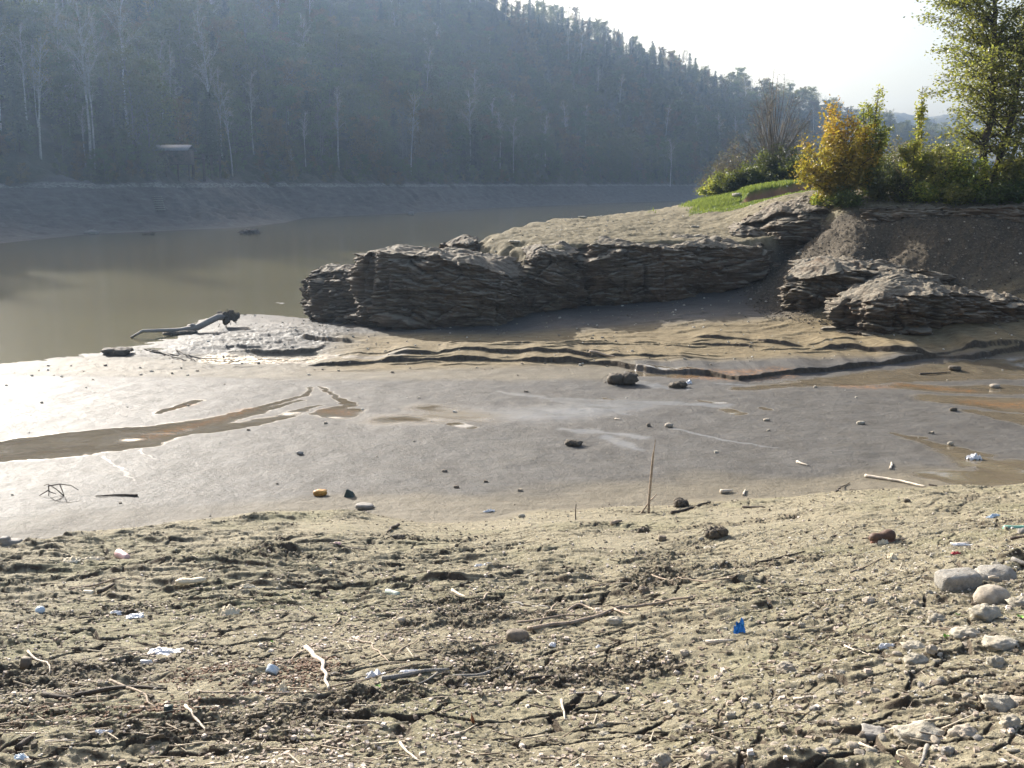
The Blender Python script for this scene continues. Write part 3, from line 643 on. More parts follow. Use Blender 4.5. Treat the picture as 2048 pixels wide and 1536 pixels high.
rock('rock_outcrop', 'dark overhung bank of layered rock and roots below the trees',
     [(15.4,44.4),(18,43.4),(21,42.5),(24,41.8),(27,42.0),(26,44.8),(20,46.0),(16.4,46.2)], -3.0,
     plane_top([T3(1705,412,45.6),T3(1850,412,44.3),T3(2048,410,43),T3(1800,402,47)]), 79, dip=.02, under=.7, rnd=.4)

rock('rock_outcrop', 'dark broken rock face at the right end of the scree, half in tree shadow',
     [(16.4,38.2),(17.8,37.2),(19.4,37.2),(21.0,37.8),(21.6,39.4),(20,41),(17.6,40.8)], -5.8,
     plane_top([T3(1860,590,37.6),T3(1920,585,37.8),T3(1990,590,38),T3(2048,600,38.6),T3(1950,565,40)]), 91, dip=.04, under=.1, rnd=.3, rough=1.3, joints=1.5)
rock('rock_outcrop', 'small rock rib breaking through the scree between the two lower rock faces',
     [(13.4,40.6),(14.6,39.4),(15.8,39.2),(17.0,40.0),(16.6,41.6),(14.6,42.0)], -4.8,
     plane_top([T3(1700,548,40),T3(1760,532,40),T3(1810,535,40.3),T3(1750,520,41.5)]), 97, dip=.04, under=.0, rnd=.4, rough=1.2, joints=1.5)

# ================================================================== vegetation
def leafmat(name, stops, trans=.35, hv=.12):
    m = new_mat(name); n = N(m); t = n.attr('tint').outputs['Fac']; oi = n.mk('ShaderNodeObjectInfo').outputs['Random']
    c = n.ramp(t, stops)
    hsv = n.mk('ShaderNodeHueSaturation', {'Hue': n.m('ADD', .5, n.m('MULTIPLY', n.m('SUBTRACT', oi, .5), hv * .35)), 'Saturation': 1.0,
                                           'Value': n.m('ADD', 1 - hv, n.m('MULTIPLY', oi, hv * 3)), 'Color': c})
    d = n.mk('ShaderNodeBsdfDiffuse', {'Color': hsv.outputs[0]}); tr = n.mk('ShaderNodeBsdfTranslucent', {'Color': n.mix(.5, hsv.outputs[0], (.30, .32, .05), 'MIX')})
    ms = n.mk('ShaderNodeMixShader', {0: trans, 1: d.outputs[0], 2: tr.outputs[0]})
    gl = n.mk('ShaderNodeBsdfGlossy', {'Roughness': .45, 'Color': (.7, .7, .7, 1)})
    n.out(n.mk('ShaderNodeMixShader', {0: .06, 1: ms.outputs[0], 2: gl.outputs[0]}).outputs[0]); return m
def barkmat(name, a, b, sc=8, white=False):
    m = new_mat(name); n = N(m); P = n.co()
    f = n.noise(n.scale(P, 1, 1, 3.0 if white else .4), sc, 5, .7)
    n.out(n.pbr(n.ramp(f, [(.35, a), (.6, b)]), .85, n.bump(f, .6, .03), .3)); return m
ML = {
 'green': leafmat('leaf_green', [(0, (.016, .036, .006)), (.5, (.034, .062, .010)), (1, (.09, .12, .02))]),
 'olive': leafmat('leaf_olive', [(0, (.026, .034, .007)), (.5, (.050, .056, .012)), (1, (.12, .095, .02))]),
 'rust': leafmat('leaf_rust', [(0, (.07, .035, .012)), (.5, (.13, .06, .016)), (1, (.20, .10, .022))]),
 'yellow': leafmat('leaf_yellow', [(0, (.12, .09, .015)), (.5, (.24, .16, .02)), (1, (.36, .21, .03))]),
 'gold': leafmat('leaf_gold', [(0, (.20, .18, .015)), (.6, (.50, .36, .02)), (.88, (.50, .27, .03)), (1, (.36, .13, .03))], .45),
 'lime': leafmat('leaf_lime', [(0, (.07, .11, .012)), (.5, (.20, .24, .022)), (1, (.42, .36, .035))], .6),
 'main': leafmat('leaf_main', [(0, (.06, .08, .015)), (.5, (.15, .16, .03)), (1, (.32, .27, .05))], .6, .02),
 'dark': leafmat('leaf_dark', [(0, (.012, .024, .012)), (.5, (.025, .04, .018)), (1, (.05, .065, .025))], .15),
 'red': leafmat('leaf_red', [(0, (.20, .02, .02)), (1, (.36, .05, .05))], .4),
 'twig': leafmat('leaf_sparse', [(0, (.10, .075, .05)), (.5, (.17, .13, .09)), (1, (.28, .20, .11))], .3),
 'grass': leafmat('grass_blades', [(0, (.07, .12, .02)), (.5, (.12, .19, .03)), (1, (.20, .26, .06))], .4, .02),
}
MBK = barkmat('bark_brown', (.035, .028, .022), (.085, .068, .052)); MBG = barkmat('bark_grey', (.09, .08, .07), (.17, .15, .13))
MBW = barkmat('bark_birch', (.10, .095, .085), (.50, .48, .44), 3.0, True)

def wob_line(rng, a, b, nseg, amp):
    a = np.asarray(a, float); b = np.asarray(b, float); t = np.linspace(0, 1, nseg + 1)[:, None]
    L = np.linalg.norm(b - a); o = np.cumsum(rng.normal(0, amp * L / nseg, (nseg + 1, 3)), 0); o -= t * o[-1]
    return a + (b - a) * t + o
def crown_tree(seed, h, kind):
    """returns trunk MB, leaf MB for a hillside tree; kind broad / birch / conifer / bare"""
    rng = np.random.default_rng(seed); w_, l_ = MB(), MB()
    if kind == 'conifer':
        w_.tube(wob_line(rng, (0, 0, -1), (0, 0, h * .97), 5, .01), np.linspace(.16, .02, 6), 5)
        pts = []; tt = []
        for z in np.arange(h * .18, h * .98, .42):
            r = (1 - z / h) ** .55 * h * .20 * rng.uniform(.6, 1.25) + .15; nb = max(4, int(7 * r ** .5 + 3)); a0 = rng.uniform(0, 6.3)
            for j in range(nb):
                a = a0 + j * 6.283 / nb + rng.normal(0, .2); rl = r * rng.uniform(.6, 1.15); m_ = int(rl * 7) + 2
                u = rng.uniform(.1, 1, m_); pts.append(np.stack([np.cos(a) * rl * u, np.sin(a) * rl * u, z - .35 * rl * u ** 1.5 + rng.normal(0, .08, m_)], 1)); tt.append(u)
        l_.leaves(np.concatenate(pts), .22, rng, np.concatenate(tt), .5, .4)
        return w_, l_
    lean = rng.normal(0, .10 if kind == 'birch' else .04, 2) * h
    top = np.array([lean[0], lean[1], h])
    tr = wob_line(rng, (0, 0, -1), top, 8, .03 if kind != 'birch' else .035)
    tr[:, :2] -= (np.sin(np.linspace(0, np.pi, 9)) * .03 * h)[:, None] * (lean / (np.linalg.norm(lean) + 1e-6))
    rad = np.linspace(.17 if kind != 'birch' else .15, .03, 9) * (h / 15)
    w_.tube(tr, rad, 6)
    z0 = {'birch': .5, 'broad': .10, 'bare': .25}[kind]; nl = {'birch': 26, 'broad': 30, 'bare': 30}[kind]
    C = []; tt = []
    for i in range(nl):
        u = z0 + (1 - z0) * rng.uniform(0, .97) ** .9; k = u * 8; i0 = int(k); p0 = tr[i0] + (tr[min(i0 + 1, 8)] - tr[i0]) * (k - i0)
        a = rng.uniform(0, 6.283); e = rng.uniform(.3, 1.0) + (.4 if kind == 'birch' else 0)
        sh = math.sin(min(1, (u - z0) / (1 - z0) + .25) * 2.6) if kind == 'broad' else (1.1 - .7 * u)
        L = h * (.30 if kind == 'broad' else .19) * max(.15, sh) * rng.uniform(.7, 1.2)
        d = np.array([math.cos(a) * math.cos(e), math.sin(a) * math.cos(e), math.sin(e)])
        q = wob_line(rng, p0, p0 + d * L, 4, .08); w_.tube(q, np.linspace(.045, .012, 5) * h / 15, 4, cap=False)
        for s_ in range(4 if kind != 'broad' else 3):
            v = rng.uniform(.3, 1); b0 = q[0] + (q[-1] - q[0]) * v; dd = d + rng.normal(0, .5, 3); dd[2] += .1
            b1 = b0 + dd * L * .4; w_.tube(np.array([b0, (b0 + b1) / 2 + rng.normal(0, .04, 3), b1]), [.016 * h / 15, .012 * h / 15, .006], 3, cap=False)
            if kind in ('birch', 'bare'):
                for _ in range(4):
                    c0 = b0 + (b1 - b0) * rng.uniform(.2, 1); c1 = c0 + (dd + rng.normal(0, .6, 3)) * L * .22 + (0, 0, -.02 * h if kind == 'birch' else .02 * h)
                    w_.tube(np.array([c0, c1]), [.010, .006], 3, cap=False)
            if kind == 'broad':
                m_ = int(rng.integers(22, 44)); C.append(b1 + rng.normal(0, 1, (m_, 3)) * (L * .20, L * .20, L * .13)); tt.append(np.full(m_, np.clip(rng.normal(.5, .22), 0, 1)))
            elif kind == 'birch' and rng.random() < .8:
                m_ = int(rng.integers(5, 13)); C.append(b1 + rng.normal(0, 1, (m_, 3)) * (L * .2, L * .2, L * .26)); tt.append(np.full(m_, .5))
        if kind == 'broad':
            m_ = 40; v = rng.uniform(.3, 1.05, m_)[:, None]; C.append(p0 + d * L * v + rng.normal(0, L * .13, (m_, 3))); tt.append(np.full(m_, np.clip(rng.normal(.45, .2), 0, 1)))
    if kind == 'bare': C.append(tr[-3:] + rng.normal(0, .5, (3, 3))); tt.append(np.full(3, .5))
    l_.leaves(np.concatenate(C), .19 if kind == 'broad' else .10, rng, np.concatenate(tt), .2)
    return w_, l_

def make_tree(name, seed, h, kind, leaf, bark):
    w_, l_ = crown_tree(seed, h, kind); root = empty(name)
    w_.build('trunk', bark, root); l_.build('crown', ML[leaf] if isinstance(leaf, str) else leaf, root, smooth=False); return root
def copy_tree(root, loc, rz, sc):
    r = root.copy(); COL.objects.link(r); r.location = loc; r.rotation_euler = (0, 0, rz); r.scale = sc
    for ch in root.children: c = ch.copy(); COL.objects.link(c); c.parent = r
    return r
rng = np.random.default_rng(5)
PROTO = {}
for key, nm, kind, leafs, bark, hs in (('birch', 'birch_tree', 'birch', ['twig', 'yellow', 'twig'], MBW, (17, 19, 16)),
                                       ('broad', 'broadleaf_tree', 'broad', ['green', 'olive', 'rust', 'olive', 'green'], MBG, (13, 12, 11, 14, 11)),
                                       ('bare', 'bare_tree', 'bare', ['rust', 'twig'], MBG, (13, 12)),
                                       ('conifer', 'pine_tree', 'conifer', ['dark', 'dark', 'dark'], MBK, (14, 12, 11))):
    PROTO[key] = [(nm, 100 + 7 * i + len(nm), hs[i], kind, lf, bark) for i, lf in enumerate(leafs)]
BUILT = {}
NAMECOL = {'twig': 'nearly bare', 'yellow': 'yellowing', 'green': 'green', 'olive': 'olive green', 'rust': 'rust brown', 'dark': 'dark green'}
KINDL = {'birch': ('birch tree', 'white trunked birches on the far bank'), 'broad': ('broadleaf tree', 'broadleaf trees on the far hillside'), 'bare': ('leafless tree', 'leafless trees on the far hillside'), 'conifer': ('pine tree', 'pines on the far hillside')}
def place(key, var, x, y, sc, label=None, z=None, rz=None):
    nm, seed, h, kind, lf, bark = PROTO[key][var]
    if z is None: z = float(hill_h(np.array([x]), np.array([y]))[0]) - .2
    s3 = (sc * rng.uniform(.85, 1.15), sc * rng.uniform(.85, 1.15), sc); rz = rng.uniform(0, 6.28) if rz is None else rz
    if (key, var) not in BUILT:
        r = make_tree(nm, seed, h, kind, lf, bark); BUILT[(key, var)] = r; r.location = (x, y, z); r.rotation_euler = (0, 0, rz); r.scale = s3
    else: r = copy_tree(BUILT[(key, var)], (x, y, z), rz, s3)
    where = 'low above the far bank' if z < 16 else 'halfway up the far hill' if z < 45 else 'high on the far hill'
    side = 'at the left' if x / y < -.22 else 'behind the river bend' if x / y > .08 else 'in the middle'
    tag(r, label or f'{NAMECOL[lf]} {KINDL[key][0]} {where} {side}', KINDL[key][0], KINDL[key][1] + ' ' + where + ' ' + side); return r
# hero birches traced along the far bank: foot px,py -> top px,py
def on_hill(px, py):
    d = ray(px, py); d = d / d[1]; Y = np.arange(100, 1500, .5); h = hill_h(Y * d[0], Y); i = int(np.argmax(h > Y * d[2])); return Y[i] * d[0], Y[i]
BIRCH = [(80,318,118,100,1),(182,330,222,30,0),(190,332,258,90,0),(172,330,184,216,0),(140,272,150,150,0),(258,272,262,10,0),(300,230,330,90,0),(345,282,365,120,2),(360,285,390,170,0),
         (428,330,480,62,2),(446,332,500,150,0),(2,260,40,40,0),(76,210,90,60,0),(584,352,600,300,0),(940,340,985,190,0),(1000,340,1060,230,0),(612,335,640,230,0),(985,290,1000,200,0),(1340,370,1345,280,0)]
for i, (fx, fy, tx, ty, v) in enumerate(BIRCH):
    x, y = on_hill(fx, max(fy, 250) + 4); nm, seed, h0, *_ = PROTO['birch'][v]
    hh = (fy - ty) / F_PX * y * 1.02; o = place('birch', v, x, y, hh / h0, ['white birch with bent trunk standing low above the far bank', 'slender leaning birch at the foot of the far hill'][i % 2], rz=rng.uniform(0, 6.28))
    o['group'] = 'traced white birches at the foot of the far hill'
# scattered individuals, nearest first, then one mass for the rest
cand = []
r2 = np.random.default_rng(11)
gx_ = np.arange(-330, 420, 6.2)
for X in gx_:
    for Y in np.arange(-40, 1100, 6.2):
        x, y = X + r2.uniform(-3, 3), Y + r2.uniform(-3, 3)
        rr_ = math.hypot(x, y); a_ = math.degrees(math.atan2(x, y))
        if a_ < -72 or a_ > 24 or rr_ < 90 or rr_ > 1000: continue
        cand.append((x, y))
cand = np.array(cand); cd, cal = shore_d(cand[:, 0], cand[:, 1]); cz = hill_h(cand[:, 0], cand[:, 1])
upc = np.interp(cal, [0, 245, 290, 350, 2000], [24, 24, 20, 13, 13.])
dist = np.hypot(cand[:, 0], cand[:, 1]); caz = np.degrees(np.arctan2(cand[:, 0], cand[:, 1]))
# keep trees whose top can be seen: running maximum of elevation along each bearing
elev = cz / dist; topel = (cz + 17) / dist
keep = (cd > upc + 1.5) & (dist < 1050)
hor = np.full(len(cand), -9.0)
order = np.argsort(dist); bins = {}
for i in order:
    b_ = int(caz[i] * 1.2); hor[i] = bins.get(b_, -9)
    if keep[i]: bins[b_] = max(bins.get(b_, -9), elev[i])
keep &= (topel > hor) & ((dist < 420) | (r2.random(len(cand)) < .8)) & ((caz > -31) | (r2.random(len(cand)) < .5))
idx = [i for i in order if keep[i]]
front = [i for i in idx if -30 < caz[i] < 24]
patch = fbm(cand[:, 0] / 30, cand[:, 1] / 30, 3, 140)
def kindof(i):
    z = cz[i]; p = patch[i]; u = r2.random(); far_c = ss(45, 75, z) + (caz[i] > -2) * .35 * ss(20, 60, z)
    if u < .12 + .32 * far_c: return 'conifer', int(r2.integers(3))
    if u < .27 + .32 * far_c + (.04 if caz[i] < -12 else -.09): return 'birch', int(r2.choice([0, 0, 2, 1]))
    if p > .35: return ('broad', 2) if r2.random() < .6 else ('bare', 0)
    if u > .93: return 'bare', int(r2.integers(2))
    return 'broad', int(r2.choice([0, 0, 1, 1, 3, 3, 4, 2]))
SHC = np.r_[0, np.cumsum(np.hypot(*np.diff(SH, axis=0).T))]; cnt = {}
rest = []
lim = {'birch': 90, 'broad': 250, 'bare': 60, 'conifer': 60}
for i in idx:
    kd, v = kindof(i)
    if -30 < caz[i] < 24 and cnt.get(kd, 0) < lim[kd] and (dist[i] < 330 or kd == 'conifer' and cz[i] > 40 and r2.random() < .2):
        cnt[kd] = cnt.get(kd, 0) + 1; place(kd, v, cand[i, 0], cand[i, 1], r2.uniform(.8, 1.3), z=cz[i] - .2)
    else: rest.append((cand[i, 0], cand[i, 1], cz[i] - .2, r2.uniform(.8, 1.2), kd, v))
for _ in range(2):
  for a_ in np.arange(150, 1100, 2.2):
    k_ = int(np.searchsorted(SHC, a_)) - 1; k_ = max(0, min(k_, len(SH) - 2)); t_ = (a_ - SHC[k_]) / (SHC[k_ + 1] - SHC[k_]); ab = SH[k_ + 1] - SH[k_]; nn = np.array([-ab[1], ab[0]]) / np.hypot(*ab)
    q_ = SH[k_] + ab * t_ + nn * (np.interp(a_, [0, 245, 290, 350, 2000], [24, 24, 20, 13, 13.]) + r2.uniform(-1.0, 7)); rest.append((q_[0], q_[1], float(hill_h(q_[:1], q_[1:])[0]) - .6, r2.uniform(.14, .42), 'broad', int(r2.choice([0, 1, 3, 4, 2]))))
# the far-off wood: one object whose points carry copies of the trees above
def forest(name, items, kinds, scl=(.8, 1.2)):
    pts = np.array([it[:3] for it in items])
    me = bpy.data.meshes.new(name); me.vertices.add(len(pts)); me.vertices.foreach_set('co', pts.ravel().astype(np.float32))
    a = me.attributes.new('pick', 'INT', 'POINT'); a.data.foreach_set('value', np.array([kinds.index(it[4:]) for it in items], dtype=np.int32))
    rot = np.zeros((len(pts), 3), np.float32); rot[:, 2] = r2.uniform(0, 6.28, len(pts)); a = me.attributes.new('rot', 'FLOAT_VECTOR', 'POINT'); a.data.foreach_set('vector', rot.ravel())
    s3 = np.repeat(np.array([it[3] for it in items])[:, None], 3, 1).astype(np.float32); a = me.attributes.new('scl', 'FLOAT_VECTOR', 'POINT'); a.data.foreach_set('vector', s3.ravel())
    o = bpy.data.objects.new(name, me); COL.objects.link(o)
    g = bpy.data.node_groups.new(name, 'GeometryNodeTree'); g.interface.new_socket('Geometry', in_out='INPUT', socket_type='NodeSocketGeometry'); g.interface.new_socket('Geometry', in_out='OUTPUT', socket_type='NodeSocketGeometry')
    gi = g.nodes.new('NodeGroupInput'); go = g.nodes.new('NodeGroupOutput'); ip = g.nodes.new('GeometryNodeInstanceOnPoints'); jn = g.nodes.new('GeometryNodeJoinGeometry')
    for kd in reversed(kinds):       # join lists its inputs last link first
        root = BUILT[kd]; j2 = g.nodes.new('GeometryNodeJoinGeometry')
        for ch in root.children:
            oi = g.nodes.new('GeometryNodeObjectInfo'); oi.transform_space = 'ORIGINAL'; oi.inputs['Object'].default_value = ch; oi.inputs['As Instance'].default_value = False
            g.links.new(oi.outputs['Geometry'], j2.inputs[0])
        gti = g.nodes.new('GeometryNodeGeometryToInstance'); g.links.new(j2.outputs[0], gti.inputs[0]); g.links.new(gti.outputs[0], jn.inputs[0])
    def named(nm, dt):
        q = g.nodes.new('GeometryNodeInputNamedAttribute'); q.data_type = dt; q.inputs[0].default_value = nm; return q.outputs[0]
    g.links.new(gi.outputs[0], ip.inputs['Points']); g.links.new(jn.outputs[0], ip.inputs['Instance']); ip.inputs['Pick Instance'].default_value = True
    g.links.new(named('pick', 'INT'), ip.inputs['Instance Index']); g.links.new(named('rot', 'FLOAT_VECTOR'), ip.inputs['Rotation']); g.links.new(named('scl', 'FLOAT_VECTOR'), ip.inputs['Scale'])
    g.links.new(ip.outputs[0], go.inputs[0]); md = o.modifiers.new('copies', 'NODES'); md.node_group = g
    tag(o, kind='stuff'); return o
kinds = sorted({it[4:] for it in rest} & set(BUILT.keys())); rest = [it for it in rest if it[4:] in kinds]
forest('forest', rest, kinds)
print('TREES', cnt, 'rest', len(rest))

# ================================================================== plants of the point
def lerp3(P_, t):
    P_ = np.asarray(P_); k = np.clip(t, 0, .9999) * (len(P_) - 1); i = int(k); return P_[i] + (P_[i + 1] - P_[i]) * (k - i)
def foot(px, py, Y):
    p = aty(px, py, Y); p[2] = gz(p[0], p[1]); return p
def shrub(name, label, cat, base, w_, h, leaf, seed, stems=9, twigs=14, leaves=9, size=.07, spread=1.0, bark=MBK, group=None, z0=.1, top_sparse=0, tcol=None, flat=.35, asym=0, lt=.06):
    """multi-stemmed bush or small tree: stems from one foot, twigs on the stems, leaves along the twigs"""
    rng = np.random.default_rng(seed); W, L = MB(), MB(); C = []; T = []
    for s in range(stems):
        a = rng.uniform(0, 6.283); rr_ = math.sqrt(rng.uniform(.02, 1)) * w_ / 2 * spread
        hh = h * (1 - .68 * (rr_ / (w_ / 2)) ** 2) * rng.uniform(.58, 1.06)
        tip = np.array([math.cos(a) * rr_ + asym * hh / h, math.sin(a) * rr_, hh])
        mid = tip * np.array([.35, .35, .5]); q = np.array([[0, 0, -.2], tip * .12 * [1, 1, 2], mid, tip * [.7, .7, .8], tip]) + rng.normal(0, .03 * h / 3, (5, 3)) * [[0], [.3], [1], [1], [1]]
        W.tube(q, np.linspace(.018, .004, 5) * (1 + h / 4), 5)
        for k in range(twigs):
            u = z0 + (1 - z0) * rng.uniform(0, 1) ** .8; p = lerp3(q, u)
            out = p * [1, 1, 0] / (np.linalg.norm(p[:2]) + .2); d = rng.normal(0, .8, 3) + out * .6; d[2] = rng.normal(.25, .35); d /= np.linalg.norm(d)
            tl = (.16 + .17 * w_ * (1 - .55 * u)) * rng.uniform(.5, 1.2)
            e = p + d * tl; W.tube(np.array([p, p + d * tl * .5 + [0, 0, .02], e]), [.008, .006, .003], 3, cap=False)
            nlv = int(leaves * (1 - top_sparse * ss(.55, 1, p[2] / h)) * rng.uniform(.6, 1.4))
            if nlv > 0:
                v = rng.uniform(.15, 1.1, nlv)[:, None]; C.append(p + d * tl * v + rng.normal(0, lt * (1 + .3 * w_), (nlv, 3)))
                T.append(np.full(nlv, (tcol(p[2] / h, rng) if tcol else rng.uniform(.1, .9))))
    root = empty(name, tuple(base)); W.build('stems', bark, root)
    if C: L.leaves(np.concatenate(C), size, rng, np.concatenate(T), flat); L.build('foliage', ML[leaf], root, smooth=False)
    return tag(root, label, cat, group)
shrub('bush', 'golden yellow bush with rusty top at the bank edge', 'bush', foot(1672, 398, 47.2), 3.9, 4.5, 'gold', 1, stems=32, twigs=36, leaves=14, size=.075, top_sparse=.35, spread=.95,
      tcol=lambda u, r: np.clip(.18 + .75 * u ** 1.8 + r.normal(0, .15), 0, 1), z0=.02)
shrub('bush', 'tall yellow green bush with feathery tips right of the golden bush', 'bush', foot(1738, 396, 47.2), 1.8, 5.4, 'lime', 2, stems=12, twigs=38, leaves=12, size=.065, top_sparse=.75, z0=.02, tcol=lambda u, r: np.clip(.15 + .5 * u + r.normal(0, .2), 0, 1))
shrub('sapling', 'slim sapling with few yellow and red leaves against the pale hills', 'tree', foot(1826, 392, 48.6), 1.05, 5.1, 'lime', 3, stems=3, twigs=46, leaves=6, size=.075, top_sparse=.7, z0=.35, spread=.5, tcol=lambda u, r: np.clip(.6 + r.normal(0, .3), 0, 1))
shrub('bush', 'bushy green and yellow shrub below the slim sapling', 'bush', foot(1822, 398, 46.4), 1.9, 2.6, 'lime', 4, stems=14, twigs=26, leaves=13, size=.07)
shrub('bush', 'leafy dark green shrub left of the tall tree', 'bush', foot(1885, 400, 45.6), 2.3, 2.7, 'main', 5, stems=14, twigs=26, leaves=9, size=.075)
shrub('bush', 'yellow green shrub spreading at the foot of the tall tree', 'bush', foot(1935, 404, 45), 2.6, 2.2, 'lime', 6, stems=14, twigs=24, leaves=9, size=.07)
shrub('bush', 'dark green shrub hugging the right side of the tall tree', 'bush', foot(2015, 404, 44.7), 2.6, 2.7, 'main', 7, stems=14, twigs=26, leaves=9, size=.075)
shrub('bush', 'green shrub at the right edge of the bank', 'bush', foot(2075, 404, 44.4), 2.4, 3.0, 'main', 8, stems=14, twigs=26, leaves=9, size=.075)
for i, (px, py, Y, w_, h, lf, lb) in enumerate([
    (1700, 405, 46.0, 2.0, .9, 'green', 'low dark undergrowth below the golden bush'), (1752, 408, 45.6, 1.7, 1.3, 'olive', 'low dull brush under the feathery bush'),
    (1800, 409, 45.2, 1.6, 1.5, 'olive', 'dull olive brush hanging over the bank left of the dark shrub'), (1850, 411, 44.8, 1.9, 1.1, 'lime', 'low overhanging shrub with lit yellow leaves on the bank edge'),
    (1905, 412, 44.2, 1.6, .9, 'main', 'small green shrub over the dark bank left of the trunk roots'), (1990, 411, 43.8, 1.9, 1.1, 'green', 'small dark shrub below the twin trunks'),
    (2040, 411, 43.4, 1.7, 1.3, 'green', 'dark shrub hanging over the bank at the right edge'),
    (1640, 400, 47.6, .9, .7, 'lime', 'small yellowish tuft left of the golden bush foot'), (1780, 330, 60, 1.6, 1.9, 'green', 'rounded green shrub behind the feathery bush'),
    (1770, 345, 64, 3.0, 2.6, 'olive', 'tawny scrub far behind the feathery bush'), (1850, 350, 63, 3.0, 2.6, 'olive', 'olive scrub far behind the sapling')]):
    shrub('shrub', lb, 'shrub', foot(px, py, Y), w_, h, {'olive': 'olive', 'green': 'green', 'main': 'main', 'lime': 'lime'}[lf], 20 + i, stems=12, twigs=16, leaves=12, size=.06, group='low shrubs along the bank edge')
shrub('bush', 'small red leaved bush beyond the sapling', 'bush', foot(1786, 352, 60), 1.0, 1.35, 'red', 40, stems=10, twigs=12, leaves=10, size=.06)
# hedge and thicket at the back left of the plateau
for i, (px, Y, w_, h, lf, lb) in enumerate([(1448, 66, 2.4, 1.3, 'lime', 'pale green bramble at the water side end of the hedge'), (1480, 65, 2.8, 1.8, 'green', 'second bramble of the hedge, grey green'), (1520, 64.5, 2.6, 2.3, 'green', 'dark rounded middle of the hedge behind the litter bags'),
                                   (1560, 64, 2.6, 2.5, 'dark', 'darkest clump of the hedge, behind the grass bank'), (1600, 63, 2.4, 2.5, 'green', 'right end of the hedge next to the golden bush')]):
    b_ = foot(px, 380, Y); shrub('hedge_bush', lb, 'bush', b_, w_ * 1.25, h, lf, 50 + i, stems=22, twigs=24, leaves=16, size=.075, z0=.02, group='bramble hedge on the grass bank')
shrub('bush', 'brown leafless thicket sloping down to the river', 'bush', foot(1440, 395, 70), 4.4, 3.0, 'twig', 60, stems=60, twigs=22, leaves=3, size=.05, z0=.15, bark=MBG)
shrub('bush', 'brown leafless thicket behind the hedge', 'bush', foot(1480, 385, 71), 4.4, 3.6, 'twig', 61, stems=60, twigs=22, leaves=3, size=.05, z0=.15, bark=MBG)
shrub('bare_tree', 'leafless fan shaped tree behind the hedge', 'tree', foot(1545, 370, 69), 5.8, 8.0, 'twig', 62, stems=60, twigs=30, leaves=1, size=.04, z0=.3, bark=MBG)
shrub('bare_tree', 'leafless shrubby tree between the fan tree and the golden bush', 'tree', foot(1590, 370, 71), 4.0, 5.2, 'twig', 63, stems=34, twigs=26, leaves=1, size=.04, z0=.3, bark=MBG)
for i, (px, Y, h, w_, k_) in enumerate([(1785, 92, 4.6, 4.2, 'twig'), (1815, 98, 4.0, 4.6, 'twig'), (1850, 95, 3.6, 4.6, 'olive'), (1745, 96, 4.0, 4.5, 'olive'), (1905, 90, 4.0, 5, 'olive'), (1690, 92, 3.6, 5, 'olive')]):
    shrub('distant_bush', ['greyish leafless tree in the gap right of the feathery bush', 'greyish leafless tree below the slim sapling', 'olive bush in the haze behind the dark shrub', 'olive bush hidden behind the feathery bush', 'olive bush seen through the tall tree', 'olive bush behind the golden bush'][i],
          'bush', foot(px, 345, Y), w_, h, k_, 70 + i, stems=26, twigs=22, leaves=5, size=.12, z0=.15, bark=MBG, group='hazy bushes behind the point')
